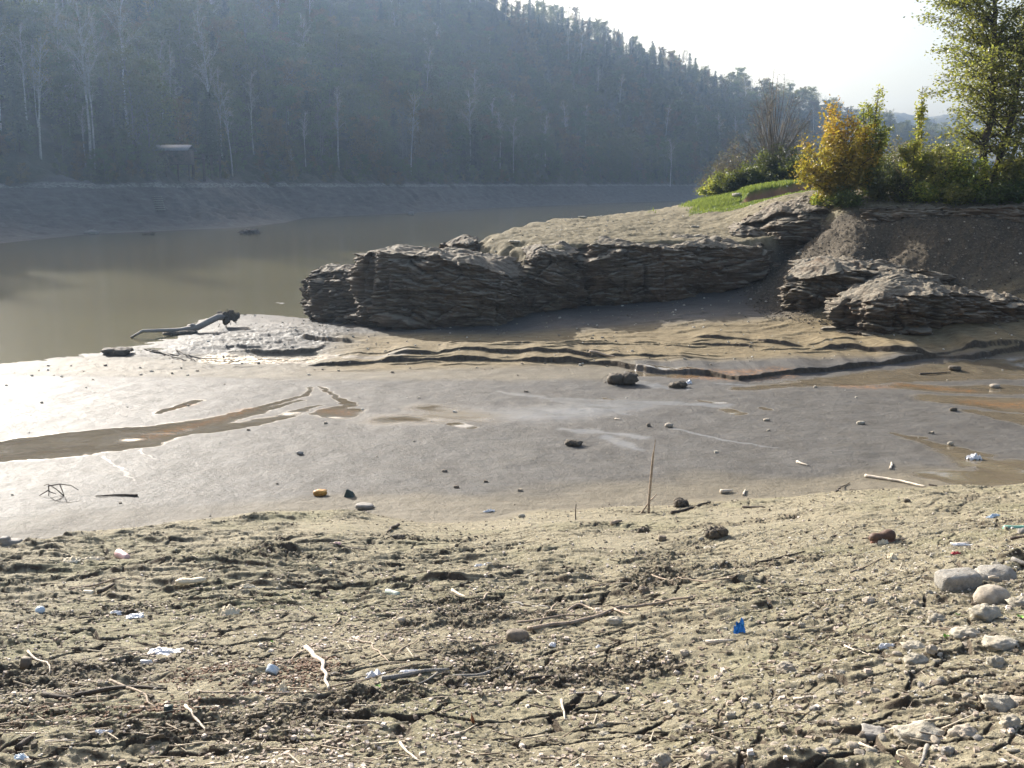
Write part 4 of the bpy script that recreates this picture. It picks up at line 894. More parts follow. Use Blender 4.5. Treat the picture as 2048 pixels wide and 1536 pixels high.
# the tall tree with twin trunks
def tall_tree():
    rng = np.random.default_rng(9); base = foot(1972, 402, 45.2); B0 = np.array(base); root = empty('alder_tree', tuple(base))
    def rel(px, py, Y): return aty(px, py, Y) - B0
    tr1 = np.array([[0, 0, -.3], rel(1968, 360, 45.2), rel(1966, 300, 45.2), rel(1986, 220, 45.2), rel(1988, 120, 45.2), rel(1990, 20, 45.2), rel(1985, -90, 45.2), rel(1990, -230, 45.2)])
    tr2 = np.array([[.25, .1, -.3], rel(1985, 365, 45.3), rel(2004, 300, 45.3), rel(2026, 230, 45.4), rel(2036, 160, 45.5), rel(2052, 80, 45.6), rel(2065, -10, 45.6), rel(2070, -110, 45.6)])
    tr3 = np.array([[.4, .1, -.3], rel(2000, 370, 45.7), rel(2030, 300, 46.0), rel(2060, 230, 46.2), rel(2090, 120, 46.2), rel(2110, 20, 46.2)])
    for k, (tr, r0) in enumerate(((tr1, .23), (tr2, .20), (tr3, .13))):
        w_ = MB(); w_.tube(tr, np.linspace(r0, .03, len(tr)), 8); w_.build('trunk', MBK, root)
    LM, LV = MB(), MB(); C = []; T = []
    for tr, nl in ((tr1, 96), (tr2, 66), (tr3, 38)):
        for i in range(nl):
            u = rng.uniform(.26, 1.0); p = lerp3(tr, u); a = rng.uniform(0, 6.283)
            if rng.random() < .30: a = math.pi + rng.normal(0, .5)
            L = (3.3 if tr is tr1 else 3.0) * (1.08 - .62 * u ** 5) * rng.uniform(.45, 1.1) * (.75 if u < .38 else 1)
            e = rng.normal(.5, .22); d = np.array([math.cos(a) * math.cos(e), math.sin(a) * math.cos(e), math.sin(e)])
            q = np.array([p, p + d * L * .35, p + d * L * .7 + [0, 0, -.03 * L], p + d * L + [0, 0, -.12 * L]]) + rng.normal(0, .05, (4, 3)) * [[0], [1], [1], [1]]
            LM.tube(q, [.04, .028, .016, .006], 5, cap=False)
            for j in range(int(5 + L * 5)):
                v = rng.uniform(.22, 1); b0 = lerp3(q, v); dd = d + rng.normal(0, .65, 3); dd[2] = rng.normal(-.05, .22); dd /= np.linalg.norm(dd); tl = L * rng.uniform(.14, .34) * (1.2 - .5 * v) + .12
                b1 = b0 + dd * tl + [0, 0, -.10 * tl]; LM.tube(np.array([b0, b1]), [.009, .004], 3, cap=False)
                m_ = int(4 + tl * 12); s = rng.uniform(.1, 1.08, m_)[:, None]; sp = .10 + .16 * tl
                C.append(b0 + (b1 - b0) * s + rng.normal(0, 1, (m_, 3)) * [sp, sp, .10]); T.append(np.full(m_, np.clip(.42 + rng.normal(0, .22), 0, 1)))
    LM.build('branches', MBK, root); LV.leaves(np.concatenate(C), .066, rng, np.concatenate(T), .45, .6); LV.build('crown', ML['main'], root, smooth=False)
    W = MB()
    for a in (-2.6, -2.0, -1.2, -.5):
        W.tube(np.array([[0, 0, .25], [math.cos(a) * .5, math.sin(a) * .5, .1], [math.cos(a) * 1.1, math.sin(a) * 1.1, -.25], [math.cos(a) * 1.3, math.sin(a) * 1.5, -.9]]) + rng.normal(0, .05, (4, 3)), [.10, .07, .05, .02], 6)
    W.build('roots', MBG, root)
    tag(root, 'tall leafy tree with twin dark trunks on the bank at the right', 'tree'); print('LEAVES', sum(len(c) for c in C))
tall_tree()
# grass on the plateau: blades, beyond counting
def scatter(x0, x1, y0, y1, n_, fn, seed):
    r = np.random.default_rng(seed); x = r.uniform(x0, x1, n_); y = r.uniform(y0, y1, n_); k = r.random(n_) < fn(x, y); return x[k], y[k]
gxs, gys = scatter(7, 26, 48, 66, 150000, lambda x, y: masks_g(x, y), 3) if False else (None, None)
def grassmask(x, y):
    gm = ss(-.2, .5, 1.2 * ss(9.5, 12.5, x - .12 * (y - 60)) * ss(54.0, 56.5, y) + .35 * fbm(x * .8, y * .8, 3, 110) - .35)
    gm = np.maximum(gm * ss(53.5, 56.5, y), ss(15.5, 17.5, x) * ss(50.0, 53, y)); bk = y - 57.6 - .3 * perlin(x * 1.2, 0 * x, 12); gm = gm * (1 - (bk > -.5) * (bk < .1) * (x > 12.8) * (x < 17.5)); return gm * ss(-.1, .3, bil(G_SD, x, y))
gxs, gys = scatter(8, 26, 49, 66, 90000, grassmask, 3); r = np.random.default_rng(4); gzv = height(gxs, gys); k = len(gxs)
hb = r.uniform(.05, .13, k) * (1 + .8 * (gys > 57.6)); a = r.uniform(0, 6.28, k); ux, uy = np.cos(a) * .02, np.sin(a) * .02; lx, ly = r.normal(0, .03, k), r.normal(0, .03, k)
V = np.stack([np.stack([gxs - ux, gys - uy, gzv - .01], 1), np.stack([gxs + ux, gys + uy, gzv - .01], 1), np.stack([gxs + lx + ux * .3, gys + ly + uy * .3, gzv + hb], 1), np.stack([gxs + lx - ux * .3, gys + ly - uy * .3, gzv + hb], 1)], 1).reshape(-1, 3)
tag(mesh_from('grass', V, np.arange(len(V)).reshape(-1, 4), ML['grass'], smooth=False, attrs={'tint': np.repeat(r.uniform(0, 1, k), 4)}), 'short bright green grass on the plateau and its cut bank', 'grass', kind='stuff')

# ================================================================== loose things
def matte(name, a, b=None, sc=14, rough=.8, bumpd=.01, spec=.3, trans=0):
    m = new_mat(name); n = N(m); P = n.co(); b = b or tuple(v * .7 for v in a); f = n.noise(P, sc, 5, .65)
    c = n.ramp(f, [(.35, b), (.62, a)])
    kw = {'Transmission Weight': trans} if trans else {}
    n.out(n.pbr(c, rough, n.bump(n.noise(P, sc * 4, 4, .7), .6, bumpd), spec, **kw)); return m
M = {
 'wood': matte('driftwood', (.40, .32, .24), (.22, .165, .12), 30), 'pale': matte('pale_wood', (.66, .58, .47), (.48, .40, .31), 30), 'darkwood': matte('dark_wood', (.085, .065, .05), (.04, .032, .025), 25),
 'greywood': matte('grey_wood', (.30, .28, .25), (.16, .15, .135), 30), 'stone': matte('pale_stone', (.40, .365, .30), (.22, .195, .145), 9, bumpd=.02), 'stone2': matte('warm_stone', (.40, .35, .28), (.26, .22, .17), 12),
 'greystone': matte('grey_stone', (.30, .28, .25), (.20, .185, .165), 10), 'brownstone': matte('brown_stone', (.20, .165, .125), (.13, .105, .08), 10), 'concrete': matte('rough_concrete', (.36, .34, .30), (.24, .22, .19), 25, bumpd=.03),
 'mud': matte('mud_lump', (.13, .108, .08), (.07, .057, .043), 25, bumpd=.02), 'white': matte('white_plastic', (.74, .74, .74), (.60, .60, .62), 6, .45, .003, .5), 'cream': matte('cream_foam', (.70, .62, .47), (.56, .46, .30), 10, .7),
 'pink': matte('pink_plastic', (.78, .52, .50), (.66, .40, .38), 6, .5, .003, .5), 'blue': matte('blue_film', (.02, .26, .72), (.01, .16, .5), 10, .35, .004, .6), 'green': matte('green_plastic', (.22, .46, .34), (.14, .32, .24), 8, .3, .003, .6),
 'dkgreen': matte('dark_green_box', (.025, .05, .042), (.015, .03, .026), 8, .5, .003, .5), 'amber': matte('amber_foam', (.50, .27, .06), (.22, .10, .03), 8, .6), 'brown': matte('brown_leather', (.13, .075, .05), (.08, .045, .03), 12, .6),
 'can': matte('pale_green_can', (.55, .60, .50), (.35, .42, .33), 7, .4, .003, .6), 'ltblue': matte('light_blue_plastic', (.52, .62, .70), (.42, .50, .58), 8, .4, .003, .5), 'red': matte('red_scrap', (.45, .05, .06), (.3, .03, .04), 8, .5),
 'tar': matte('roofing_sheet', (.17, .18, .19), (.11, .115, .125), 3, .5), 'rustwood': matte('rust_boards', (.22, .10, .065), (.13, .07, .05), 4), 'leaf': matte('dead_leaf', (.30, .12, .05), (.18, .08, .04), 20), 'sprout': matte('green_sprout', (.22, .42, .05), (.14, .32, .03), 20, .5),
}
def mpp(p): return float(np.linalg.norm(p)) / F_PX
srng = np.random.default_rng(77)
def spline(P_, m):
    P_ = np.asarray(P_, float); n_ = len(P_); d = np.r_[0, np.cumsum(np.linalg.norm(np.diff(P_, axis=0), axis=1))]; t = np.linspace(0, d[-1], m)
    o = np.stack([np.interp(t, d, P_[:, i]) for i in range(3)], 1)
    for _ in range(2): o[1:-1] = (o[:-2] + 2 * o[1:-1] + o[2:]) / 4
    return o
def stick_mesh(mb, pts, wpx, taper=.45, lift=.8, knots=True):
    W = [drop(*p[:2]) + np.array([0, 0, p[2] if len(p) > 2 else 0]) for p in pts]; s = mpp(W[0]); r0 = wpx * 1.25 * s / 2
    L = sum(np.linalg.norm(W[i + 1] - W[i]) for i in range(len(W) - 1)); m_ = int(np.clip(L / .05, 6, 60)); q = spline(W, m_)
    q[:, :2] += np.stack([perlin(np.arange(m_) * .25, 0 * np.arange(m_) + srng.uniform(0, 99), 3), perlin(np.arange(m_) * .25, 0 * np.arange(m_) + srng.uniform(0, 99), 4)], 1) * min(.03, L * .03)
    if not any(len(p) > 2 for p in pts):
        g = height(q[:, 0], q[:, 1]); k_ = np.ones(5) / 5; qs = np.convolve(np.pad(np.maximum(q[:, 2], g), 2, 'edge'), k_, 'valid'); q[:, 2] = np.maximum(qs, g - r0 * .4) + r0 * lift
    rad = r0 * np.linspace(1, taper, m_) * (1 + (.14 * perlin(np.arange(m_) * .9, 0 * np.arange(m_) + srng.uniform(0, 99), 7) if knots else 0))
    mb.tube(q, rad, 7); return q, r0
def stick(label, pts, wpx, mat='wood', name='stick', cat='stick', group='sticks washed up on the slope', forks=(), taper=.45):
    mb = MB(); q, r0 = stick_mesh(mb, pts, wpx, taper); o0 = q[len(q) // 2].copy()
    for f in forks: stick_mesh(mb, f, wpx * .55, .4)
    mb.v = [v - o0 for v in mb.v]; o = mb.build(name, M[mat]); o.location = tuple(o0); return tag(o, label, cat, group)
def lump(sx, sy, sz, seed, e=1.0, rough=.12, nu=26, nv=18, f=2.2, flat=0):
    """closed noisy body; e<1 squares it off"""
    u = np.linspace(0, 2 * np.pi, nu, endpoint=False)[None, :]; v = np.linspace(-np.pi / 2 + 1e-3, np.pi / 2 - 1e-3, nv)[:, None]
    sp = lambda a, k: np.sign(a) * np.abs(a) ** k
    x = sp(np.cos(v), e) * sp(np.cos(u), e); y = sp(np.cos(v), e) * sp(np.sin(u), e); z = sp(np.sin(v), e) * np.ones_like(u)
    d = 1 + rough * (fbm(x * f * .6 + z * 1.3 + seed, y * f * .6 - z + seed * .7, 3, seed % 50) + .5 * perlin(x * f * 2 + z * 3, y * f * 2 + seed, 5))
    P_ = np.stack([x * d * sx / 2, y * d * sy / 2, z * d * sz / 2], -1).reshape(-1, 3)
    if flat: P_[:, 2] = np.maximum(P_[:, 2], -sz / 2 * (1 - flat))
    return P_, grid_faces(nv, nu, True)
def stone(label, x0, x1, y0, y1, mat='stone', e=.85, rough=.26, name='stone', cat='stone', group='stones on the drying slope', rz=None, depth=.75, hk=.8, seed=None, sink=.12):
    seed = int(srng.integers(1, 999)) if seed is None else seed
    p = drop((x0 + x1) / 2, y1 - (y1 - y0) * .22); s = mpp(p); w_ = (x1 - x0) * s; h = max((y1 - y0) * s * hk, w_ * .2)
    V, Fc = lump(w_, w_ * depth, h, seed, e, rough); o = mesh_from(name, V, Fc, M[mat], attrs={'tint': np.full(len(V), .5)})
    o.location = (p[0], p[1], p[2] + h * (.5 - sink)); o.rotation_euler = (srng.normal(0, .06), srng.normal(0, .06), srng.uniform(-.5, .5) if rz is None else rz); return tag(o, label, cat, group)
# -- stones one can name
GS = 'grey and pale stones at the right of the slope'
stone('squared grey concrete lump, left one of the three big blocks', 1876, 1952, 1151, 1189, 'concrete', .45, .07, 'concrete_block', 'block', None, .15, .6, .95, 7)
stone('rough rounded concrete lump behind the two other big blocks', 1955, 2019, 1140, 1176, 'concrete', .6, .16, 'concrete_block', 'block', None, -.2, .7, .95, 9)
stone('smooth pale boulder in front of the two concrete lumps', 1950, 2014, 1173, 1216, 'stone2', .9, .06, 'boulder', 'stone', None, .4, .8, .9, 12)
p_ = drop(1982, 1186); mb = MB(); mb.tube(np.array([[-.035, 0, 0], [0, .004, .004], [.03, 0, 0]]), [.007, .009, .006], 7); o = mb.build('driftwood_chip', M['pale']); o.location = (p_[0], p_[1] - .02, p_[2] + .115); tag(o, 'small chip of pale wood lying on the smooth boulder', 'wood chip')
stone('brown dome shaped stone at the lower end of the long branch', 1013, 1058, 1257, 1286, 'brownstone', .8, .08, 'boulder', 'stone', None, 0, .7, .95, 14)
for lb, x0, x1, y0, y1, m_, e in [
    ('pale flat stone cut by the right picture edge beside the smooth boulder', 2020, 2060, 1198, 1216, 'stone', .8), ('slanting pale rock below the three big blocks', 1941, 1992, 1219, 1250, 'stone', .8),
    ('pale rock with mud on it left of the slanting rock', 1857, 1889, 1226, 1250, 'stone', .8), ('low pale rock above a green seedling', 1909, 1952, 1257, 1279, 'stone', .8), ('broad low pale rock near the right edge under the seedlings', 1968, 2024, 1277, 1298, 'stone', .75),
    ('low flat rock left of two seedlings', 1808, 1848, 1283, 1304, 'stone', .8), ('rounded pale rock just below the low flat rock', 1810, 1850, 1307, 1330, 'stone', .85), ('leaning brown pebble beside the rounded pale rock', 1853, 1872, 1299, 1316, 'stone2', .8),
    ('pale hump shaped rock near the right edge, mid slope', 1976, 2006, 1311, 1332, 'stone', .85), ('wedge shaped pale stone in the cracked mud at the right', 1968, 2016, 1396, 1423, 'stone', .75), ('flat stone half cut by the right edge, beside the wedge stone', 2020, 2060, 1398, 1415, 'stone2', .75),
    ('white angular stone low at the right edge', 2003, 2033, 1440, 1463, 'stone', .7), ('long pale slab shaped rock at the bottom right', 1804, 1881, 1454, 1483, 'stone', .65), ('thin dark edged slab left of the long pale rock', 1727, 1770, 1467, 1482, 'greystone', .6),
    ('oval pale pebble, the upper of two right of the clods', 1673, 1690, 1345, 1356, 'stone', .9), ('oval white pebble below another, right of the clods', 1669, 1690, 1380, 1391, 'stone', .9), ('pale stone wedged in dark clods at the lower right', 1555, 1590, 1320, 1348, 'stone2', .8),
    ('round white pebble on dark clods', 1566, 1578, 1302, 1314, 'stone', .95), ('upright white pebble at the lower middle right', 1505, 1520, 1406, 1420, 'stone', .85), ('small pale stone among pebbles, far lower right', 1931, 1947, 1363, 1376, 'stone', .85),
    ('round pale pebble left of the far lower right stone', 1875, 1886, 1361, 1372, 'stone', .9), ('round pebble left of the three big blocks', 1790, 1802, 1176, 1188, 'stone', .9), ('white pebble casting a shadow below the left concrete lump', 1851, 1864, 1185, 1198, 'stone', .9),
    ('grey round pebble below the left concrete lump', 1823, 1836, 1202, 1213, 'stone2', .9), ('flat brown stone on a mud lump left of the blocks', 1726, 1749, 1200, 1212, 'stone2', .8), ('white pebble right of the blue bag', 1597, 1610, 1245, 1256, 'stone', .9),
    ('pale pebble above the left concrete lump', 1886, 1899, 1141, 1150, 'stone', .85), ('white bits of stone above the rough concrete lump', 1984, 2001, 1125, 1138, 'stone', .8), ('white stone below the long branch', 1216, 1243, 1236, 1252, 'stone', .7),
    ('oblong tan stone among the branches', 1278, 1296, 1177, 1190, 'brownstone', .7), ('tan flat stone beside the pale log at the lower middle', 1360, 1377, 1304, 1317, 'stone2', .8), ('mossy grey stone behind the bent stick', 661, 676, 1338, 1352, 'greystone', .8),
    ('oval pebble left of the dome shaped stone', 795, 811, 1238, 1249, 'stone2', .85), ('pale rock cut by the lower edge of the picture', 1279, 1306, 1521, 1545, 'stone', .75), ('white split rock at the lower edge of the picture', 1308, 1336, 1514, 1545, 'stone', .6),
    ('tan stone lying in a hollow at the lower edge', 1398, 1434, 1512, 1531, 'stone2', .7), ('white shell like stone beside a dark hollow', 779, 790, 1472, 1484, 'stone', .9), ('white pebble in the cracked mud, lower middle', 1346, 1358, 1407, 1418, 'stone', .9),
    ('pale pebble at the rim of the dark hole', 1193, 1207, 1443, 1454, 'stone', .85), ('flat white pebble below the dark hole', 1199, 1218, 1459, 1467, 'stone', .8), ('pale pebble with a bluish side, lower middle', 1270, 1286, 1470, 1480, 'stone', .8),
    ('pale pebble right of the lower middle', 1452, 1470, 1429, 1442, 'stone', .85), ('white crumbly rock, lower middle right', 1362, 1384, 1457, 1470, 'stone', .7), ('pale rock poking out above the long pale slab', 1905, 1950, 1455, 1478, 'stone2', .7),
    ('small dark grey stone beside the curved stick at the lower right', 1884, 1906, 1494, 1512, 'greystone', .8)]:
    stone(lb, x0, x1, y0, y1, m_, e * .9, .30, group=GS, sink=.30, hk=.9)
for lb, x0, x1, y0, y1, m_, e in [
    ('tan stone lying in a thin stream on the mudflat', 1330, 1346, 845, 857, 'stone2', .8), ('round white stone on the mudflat at the right', 1895, 1907, 883, 893, 'stone', .9), ('oblong white stone far right on the mudflat', 1714, 1729, 842, 851, 'stone', .7),
    ('reddish pebble left of the tan stone on the mudflat', 1293, 1301, 846, 855, 'brownstone', .8), ('half round dark pebble on the grey mud, left of centre', 593, 607, 902, 911, 'greystone', .8), ('dark pebble on the mud above the yellow float', 884, 895, 938, 946, 'brownstone', .8),
    ('dark pebble right of the green wedge on the mud', 907, 918, 969, 977, 'brownstone', .8), ('muddy flat slab right of the green wedge', 712, 746, 1007, 1019, 'greystone', .6), ('pale stone at the dry rim of the mudflat', 1036, 1050, 1027, 1037, 'stone', .8),
    ('dark lump at the foot of the slope, right side', 1808, 1820, 997, 1007, 'mud', .8), ('dark clod in the brown stream at the right', 1898, 1920, 731, 743, 'mud', .8), ('small dark stone on the right mudflat', 1900, 1913, 815, 824, 'mud', .8),
    ('pale pebble pair in the far right shallows', 1980, 1999, 768, 778, 'stone2', .8), ('tan pebble on the mudflat above the standing stake', 1527, 1540, 836, 843, 'stone2', .8), ('white stone on the dry slope right of the root lump', 1397, 1408, 1074, 1083, 'stone', .85),
    ('whitish flat stone on the dry slope below the root lump', 1408, 1432, 1090, 1098, 'stone', .7), ('small square brown stone on the dry slope', 1317, 1332, 1071, 1084, 'brownstone', .35), ('grey knobbly stone at the right edge of the slope', 2036, 2056, 1060, 1076, 'greystone', .8)]:
    stone(lb, x0, x1, y0, y1, m_, e, .12, group='single stones on the mudflat and its dry rim')
# -- mud clods and root lumps
for lb, x0, x1, y0, y1 in [('ragged root ball at the dry top of the slope', 1411, 1451, 1054, 1080), ('dark pointed clod right of the standing stake', 1274, 1298, 1053, 1070), ('dark mud heap behind the dark log by the stake', 1343, 1376, 999, 1017),
                           ('dark clod left of centre at the top of the slope', 783, 810, 1068, 1080), ('tangle of drift on the middle of the mudflat', 1128, 1166, 880, 894), ('twiggy drift heap in the stream mouth', 1338, 1378, 763, 778),
                           ('slumped dark mud block where the sand bank ends', 1205, 1272, 742, 772), ('drift heap at the waterline near the driftwood log', 205, 262, 697, 711)]:
    p = drop((x0 + x1) / 2, y1 - 3); s = mpp(p); w_ = (x1 - x0) * s; h = (y1 - y0) * s * .9; mb = MB()
    for i in range(7):
        V, Fc = lump(w_ * .5, w_ * .4, h * .8, int(srng.integers(999)), .8, .35, 20, 14, 3.0); mb.add(V + [srng.uniform(-.3, .3) * w_, srng.uniform(-.2, .2) * w_, h * srng.uniform(.1, .55)], Fc)
    for i in range(9):
        a = srng.uniform(0, 6.28); l_ = w_ * srng.uniform(.4, .75); b_ = np.array([srng.uniform(-.2, .2) * w_, srng.uniform(-.2, .2) * w_, h * .3]); mb.tube(np.array([b_, b_ + [math.cos(a) * l_ * .6, math.sin(a) * l_ * .4, h * srng.uniform(.2, .6)], b_ + [math.cos(a) * l_, math.sin(a) * l_, h * srng.uniform(-.2, .5)]]), [.006 + w_ * .012, .005, .003], 5)
    o = mb.build('mud_clod', M['mud']); o.location = tuple(p); tag(o, lb, 'clod', 'dark clods and drift heaps')
# -- sticks and branches
stick('long knotty branch reaching from the dome shaped stone up to the right', [(1055,1263),(1127,1253),(1178,1243),(1229,1228),(1305,1215),(1343,1207),(1381,1202)], 7, 'wood', 'branch', 'branch', None, [[(1305,1214),(1312,1203),(1350,1212)], [(1229,1229),(1262,1238)]], .6)
for lb, pts, w_, m_ in [
    ('wavy stick just above the long branch', [(1033,1247),(1102,1242),(1140,1233),(1178,1233)], 4.5, 'wood'), ('straight grey stick end left above the long branch', [(1024,1206),(1060,1216),(1102,1224)], 4, 'greywood'),
    ('short stick crossing the wavy stick', [(1109,1220),(1086,1238),(1079,1253)], 3.5, 'wood'), ('humped stick left of the arching one', [(1135,1227),(1152,1220),(1175,1223),(1200,1232)], 5, 'wood'),
    ('thin arching stick above the branches', [(1152,1187),(1190,1174),(1229,1168),(1267,1169),(1292,1174)], 2.6, 'wood'), ('long thin stick at the upper right of the branches', [(1302,1158),(1333,1160),(1340,1165),(1394,1169),(1457,1171),(1490,1163)], 3, 'wood'),
    ('thick broken stick below the white bag', [(764,1359),(805,1354),(855,1345),(899,1341)], 9, 'greywood'), ('hooked log end right of the thick broken stick', [(906,1354),(920,1351),(945,1353),(967,1351),(990,1343),(1020,1335)], 8, 'greywood'),
    ('pale bent stick standing out at the lower left', [(612,1303),(628,1318),(642,1331),(652,1349),(654,1369),(657,1382)], 8, 'pale'), ('long thin diagonal twig at the lower left', [(645,1283),(610,1305),(576,1326),(538,1349),(500,1371),(457,1392)], 3, 'wood'),
    ('thin twig running over the thick broken stick', [(657,1373),(729,1359),(805,1338),(881,1326),(950,1316),(1020,1302)], 2.6, 'wood'), ('long low twig below the bent stick', [(500,1390),(576,1396),(652,1389),(688,1381)], 3, 'wood'),
    ('forked twig below the thick broken stick', [(873,1346),(848,1361),(828,1378),(809,1380)], 3.2, 'greywood'), ('kinked twig above the white bag', [(708,1284),(741,1288),(759,1308),(774,1328)], 3.6, 'wood'),
    ('short slanting twig right of the kinked one', [(789,1313),(812,1298),(838,1283)], 3.2, 'wood'), ('short brown stick above the hooked log', [(955,1297),(1003,1290)], 4, 'wood'), ('curved stick left of the branches', [(976,1193),(965,1207),(947,1216),(922,1223)], 3.6, 'wood'),
    ('short pale stick left of the curved stick', [(904,1188),(920,1194),(937,1200)], 5, 'pale'), ('crooked twig in the left middle of the slope', [(681,1243),(680,1248),(668,1254),(642,1261)], 3, 'wood'),
    ('thick dark stick half buried at the lower left', [(150,1402),(203,1394),(254,1387),(333,1382)], 8, 'darkwood'), ('curved brown stick crossing the thick dark one', [(221,1379),(254,1388),(279,1397),(300,1410),(312,1417)], 4.5, 'wood'),
    ('short dark log at the lower left, left of the thick dark stick', [(88,1398),(118,1404),(150,1408)], 9, 'darkwood'), ('pale whittled stick in the lower left', [(371,1420),(394,1445),(419,1467)], 5, 'pale'), ('white curved stick at the left edge', [(60,1312),(84,1328),(102,1349)], 3.5, 'pale'),
    ('dark stub at the bottom left corner', [(37,1511),(52,1502),(70,1492)], 11, 'darkwood'), ('pale straight twig at the bottom left', [(93,1506),(120,1505),(152,1504)], 4, 'pale'), ('slanting twig above the bottom left', [(178,1469),(200,1456),(223,1442)], 3.5, 'wood'),
    ('long twig between the thick dark stick and the bent stick', [(394,1390),(432,1397),(475,1393),(520,1389)], 3.5, 'wood'), ('sagging pale twig in the lower middle left', [(617,1445),(652,1455),(716,1459),(754,1450)], 3.5, 'pale'),
    ('dark twig above the sagging twig', [(592,1438),(620,1436),(650,1438)], 2.6, 'darkwood'), ('pale splinter at the bottom, left of centre', [(800,1496),(820,1513),(838,1529)], 4.5, 'pale'), ('long straw coloured stick at the lower middle', [(1137,1392),(1198,1387),(1240,1388),(1272,1389)], 3, 'pale'),
    ('upright looking pale stick at the lower middle', [(1122,1404),(1126,1423),(1130,1443)], 4.5, 'pale'), ('curved dark twig at the lower middle', [(1043,1379),(1076,1369),(1096,1361)], 3, 'wood'), ('forked pale twig at the lower middle', [(1071,1382),(1080,1387),(1089,1393)], 3, 'pale'),
    ('pale log with a yellow end right of centre', [(1411,1290),(1440,1289),(1465,1287)], 8, 'pale'), ('short curved dark stick left of the concrete lumps', [(1600,1188),(1622,1190),(1643,1186)], 5, 'darkwood'), ('white weathered board piece left of the concrete lumps', [(1652,1187),(1668,1186),(1685,1185)], 6, 'pale'),
    ('long dark twig on the upper right slope', [(1500,1131),(1555,1120),(1610,1107)], 4, 'darkwood'), ('thin twig below the long dark twig', [(1500,1187),(1525,1183),(1548,1179)], 3, 'wood'), ('thin twig curling on the right slope', [(1700,1145),(1735,1132),(1770,1117)], 2.6, 'wood'),
    ('curved dark bark strip at the bottom right', [(1856,1497),(1851,1515),(1836,1540)], 7, 'greywood'), ('pale stick beside the seedling at the bottom right', [(1717,1502),(1740,1508),(1760,1515)], 4.5, 'pale'), ('bleached stick above the bottom right seedling', [(1588,1399),(1608,1399),(1628,1397)], 5, 'pale'),
    ('thin straight twig left of the long pale slab', [(1688,1304),(1712,1309),(1737,1316)], 2.8, 'pale'), ('dark twig at the right edge of the slope', [(2020,1083),(2048,1080),(2070,1079)], 5, 'darkwood'), ('grey log end at the right edge above the concrete', [(2023,1129),(2048,1135),(2070,1139)], 8, 'greywood'),
    ('twig lying behind the brown shoe', [(1770,1083),(1790,1082),(1813,1079)], 3.2, 'wood'), ('pale bone like stick right of the brown shoe', [(1900,1091),(1918,1090),(1940,1088)], 4.5, 'pale'), ('long thin stick on the left of the slope', [(137,1181),(190,1173),(251,1162)], 4, 'wood'),
    ('short thick dark stub on the left slope', [(198,1189),(214,1183),(229,1177)], 8, 'darkwood'), ('short stick below the stub on the left slope', [(156,1240),(172,1238),(189,1238)], 3.5, 'darkwood'), ('thin pale reed in the grit at the right', [(1795,1262),(1850,1257),(1925,1256)], 2, 'pale'),
    ('low dark stick at the top of the slope, left of centre', [(660,1097),(690,1098),(735,1101)], 4, 'darkwood'), ('short forked dark branch at the top of the slope', [(795,1054),(784,1060),(776,1067)], 6, 'darkwood'), ('dark stick right of the hooked log', [(1045,1366),(1080,1357),(1115,1350)], 6, 'darkwood')]:
    stick(lb, pts, w_, m_)
GM = 'sticks lying on the mudflat'
stick('long pale pole lying on the right side of the mudflat', [(1730,954),(1765,959),(1800,964),(1851,976)], 5, 'pale', 'pole', 'pole', None)
stick('dark straight log below the standing stake', [(1343,1029),(1380,1020),(1420,1008)], 6, 'darkwood', 'log', 'log', None)
for lb, pts, w_, m_ in [('dark stick with a pale tip on the left mudflat', [(274,993),(240,992),(190,994)], 4, 'darkwood'), ('stubby bone coloured stick on the right mudflat', [(1440,987),(1452,986),(1465,984)], 7, 'pale'),
                        ('small upright chip right of the bone coloured stick', [(1487,992),(1491,981)], 4, 'pale'), ('curled pale twig on the right mudflat', [(1779,940),(1783,934),(1782,927)], 4, 'pale'), ('short pale twig beside the thin stream', [(1594,926),(1608,931),(1618,933)], 4, 'pale'),
                        ('dark bark strip at the dry rim, right side', [(1484,1017),(1505,1017),(1530,1018)], 4, 'darkwood'), ('thin stick in the far right shallows', [(1840,750),(1875,749),(1900,746)], 3, 'darkwood'), ('flat brown board at the dry rim left of the stake', [(1223,1053),(1234,1051),(1243,1050)], 8, 'wood'),
                        ('dark twig beside the long pale pole', [(1858,971),(1874,973)], 3, 'darkwood'), ('pale stick on the mudflat below the stream mouth', [(1230,839),(1243,841)], 3, 'pale'), ('forked dark twig under the wet mud, right of the log', [(1672,984),(1684,974),(1700,967)], 3, 'darkwood'),
                        ('dead branch poking from the sand ledge', [(1180,705),(1205,712),(1230,716)], 5, 'wood')]:
    stick(lb, pts, w_, m_, group=GM)
# standing stake
b0 = drop(1297, 1028); Yb = b0[1]; mb = MB()
q = np.array([b0 + [0, 0, -.15], aty(1298, 1000, Yb), aty(1302, 955, Yb), aty(1306, 912, Yb), aty(1308, 900, Yb - .01), aty(1311, 878, Yb - .02)]); s = mpp(b0)
mb.tube(q, np.array([5.5, 5.5, 5, 4.4, 2.4, 1.2]) * s / 2, 6); o = mb.build('wooden_stake', M['wood']); tag(o, 'tall thin wooden stake standing upright in the mud', 'stake')
mb = MB(); b1 = drop(1282, 1027); mb.tube(np.array([b1, aty(1298, 1004, b1[1] + .02), aty(1313, 989, b1[1] + .04)]), np.array([4, 3, 2.5]) * s / 2, 5); tag(mb.build('twig', M['wood']), 'thin twig leaning against the upright stake', 'twig')
mb = MB(); b2 = drop(1152, 1040); mb.tube(np.array([b2 - [0, 0, .05], aty(1151, 1024, b2[1]), aty(1152, 1008, b2[1])]), np.array([2.6, 2.2, 1.6]) * s / 2, 5); tag(mb.build('twig', M['darkwood']), 'short dark twig stuck upright left of the stake', 'twig')
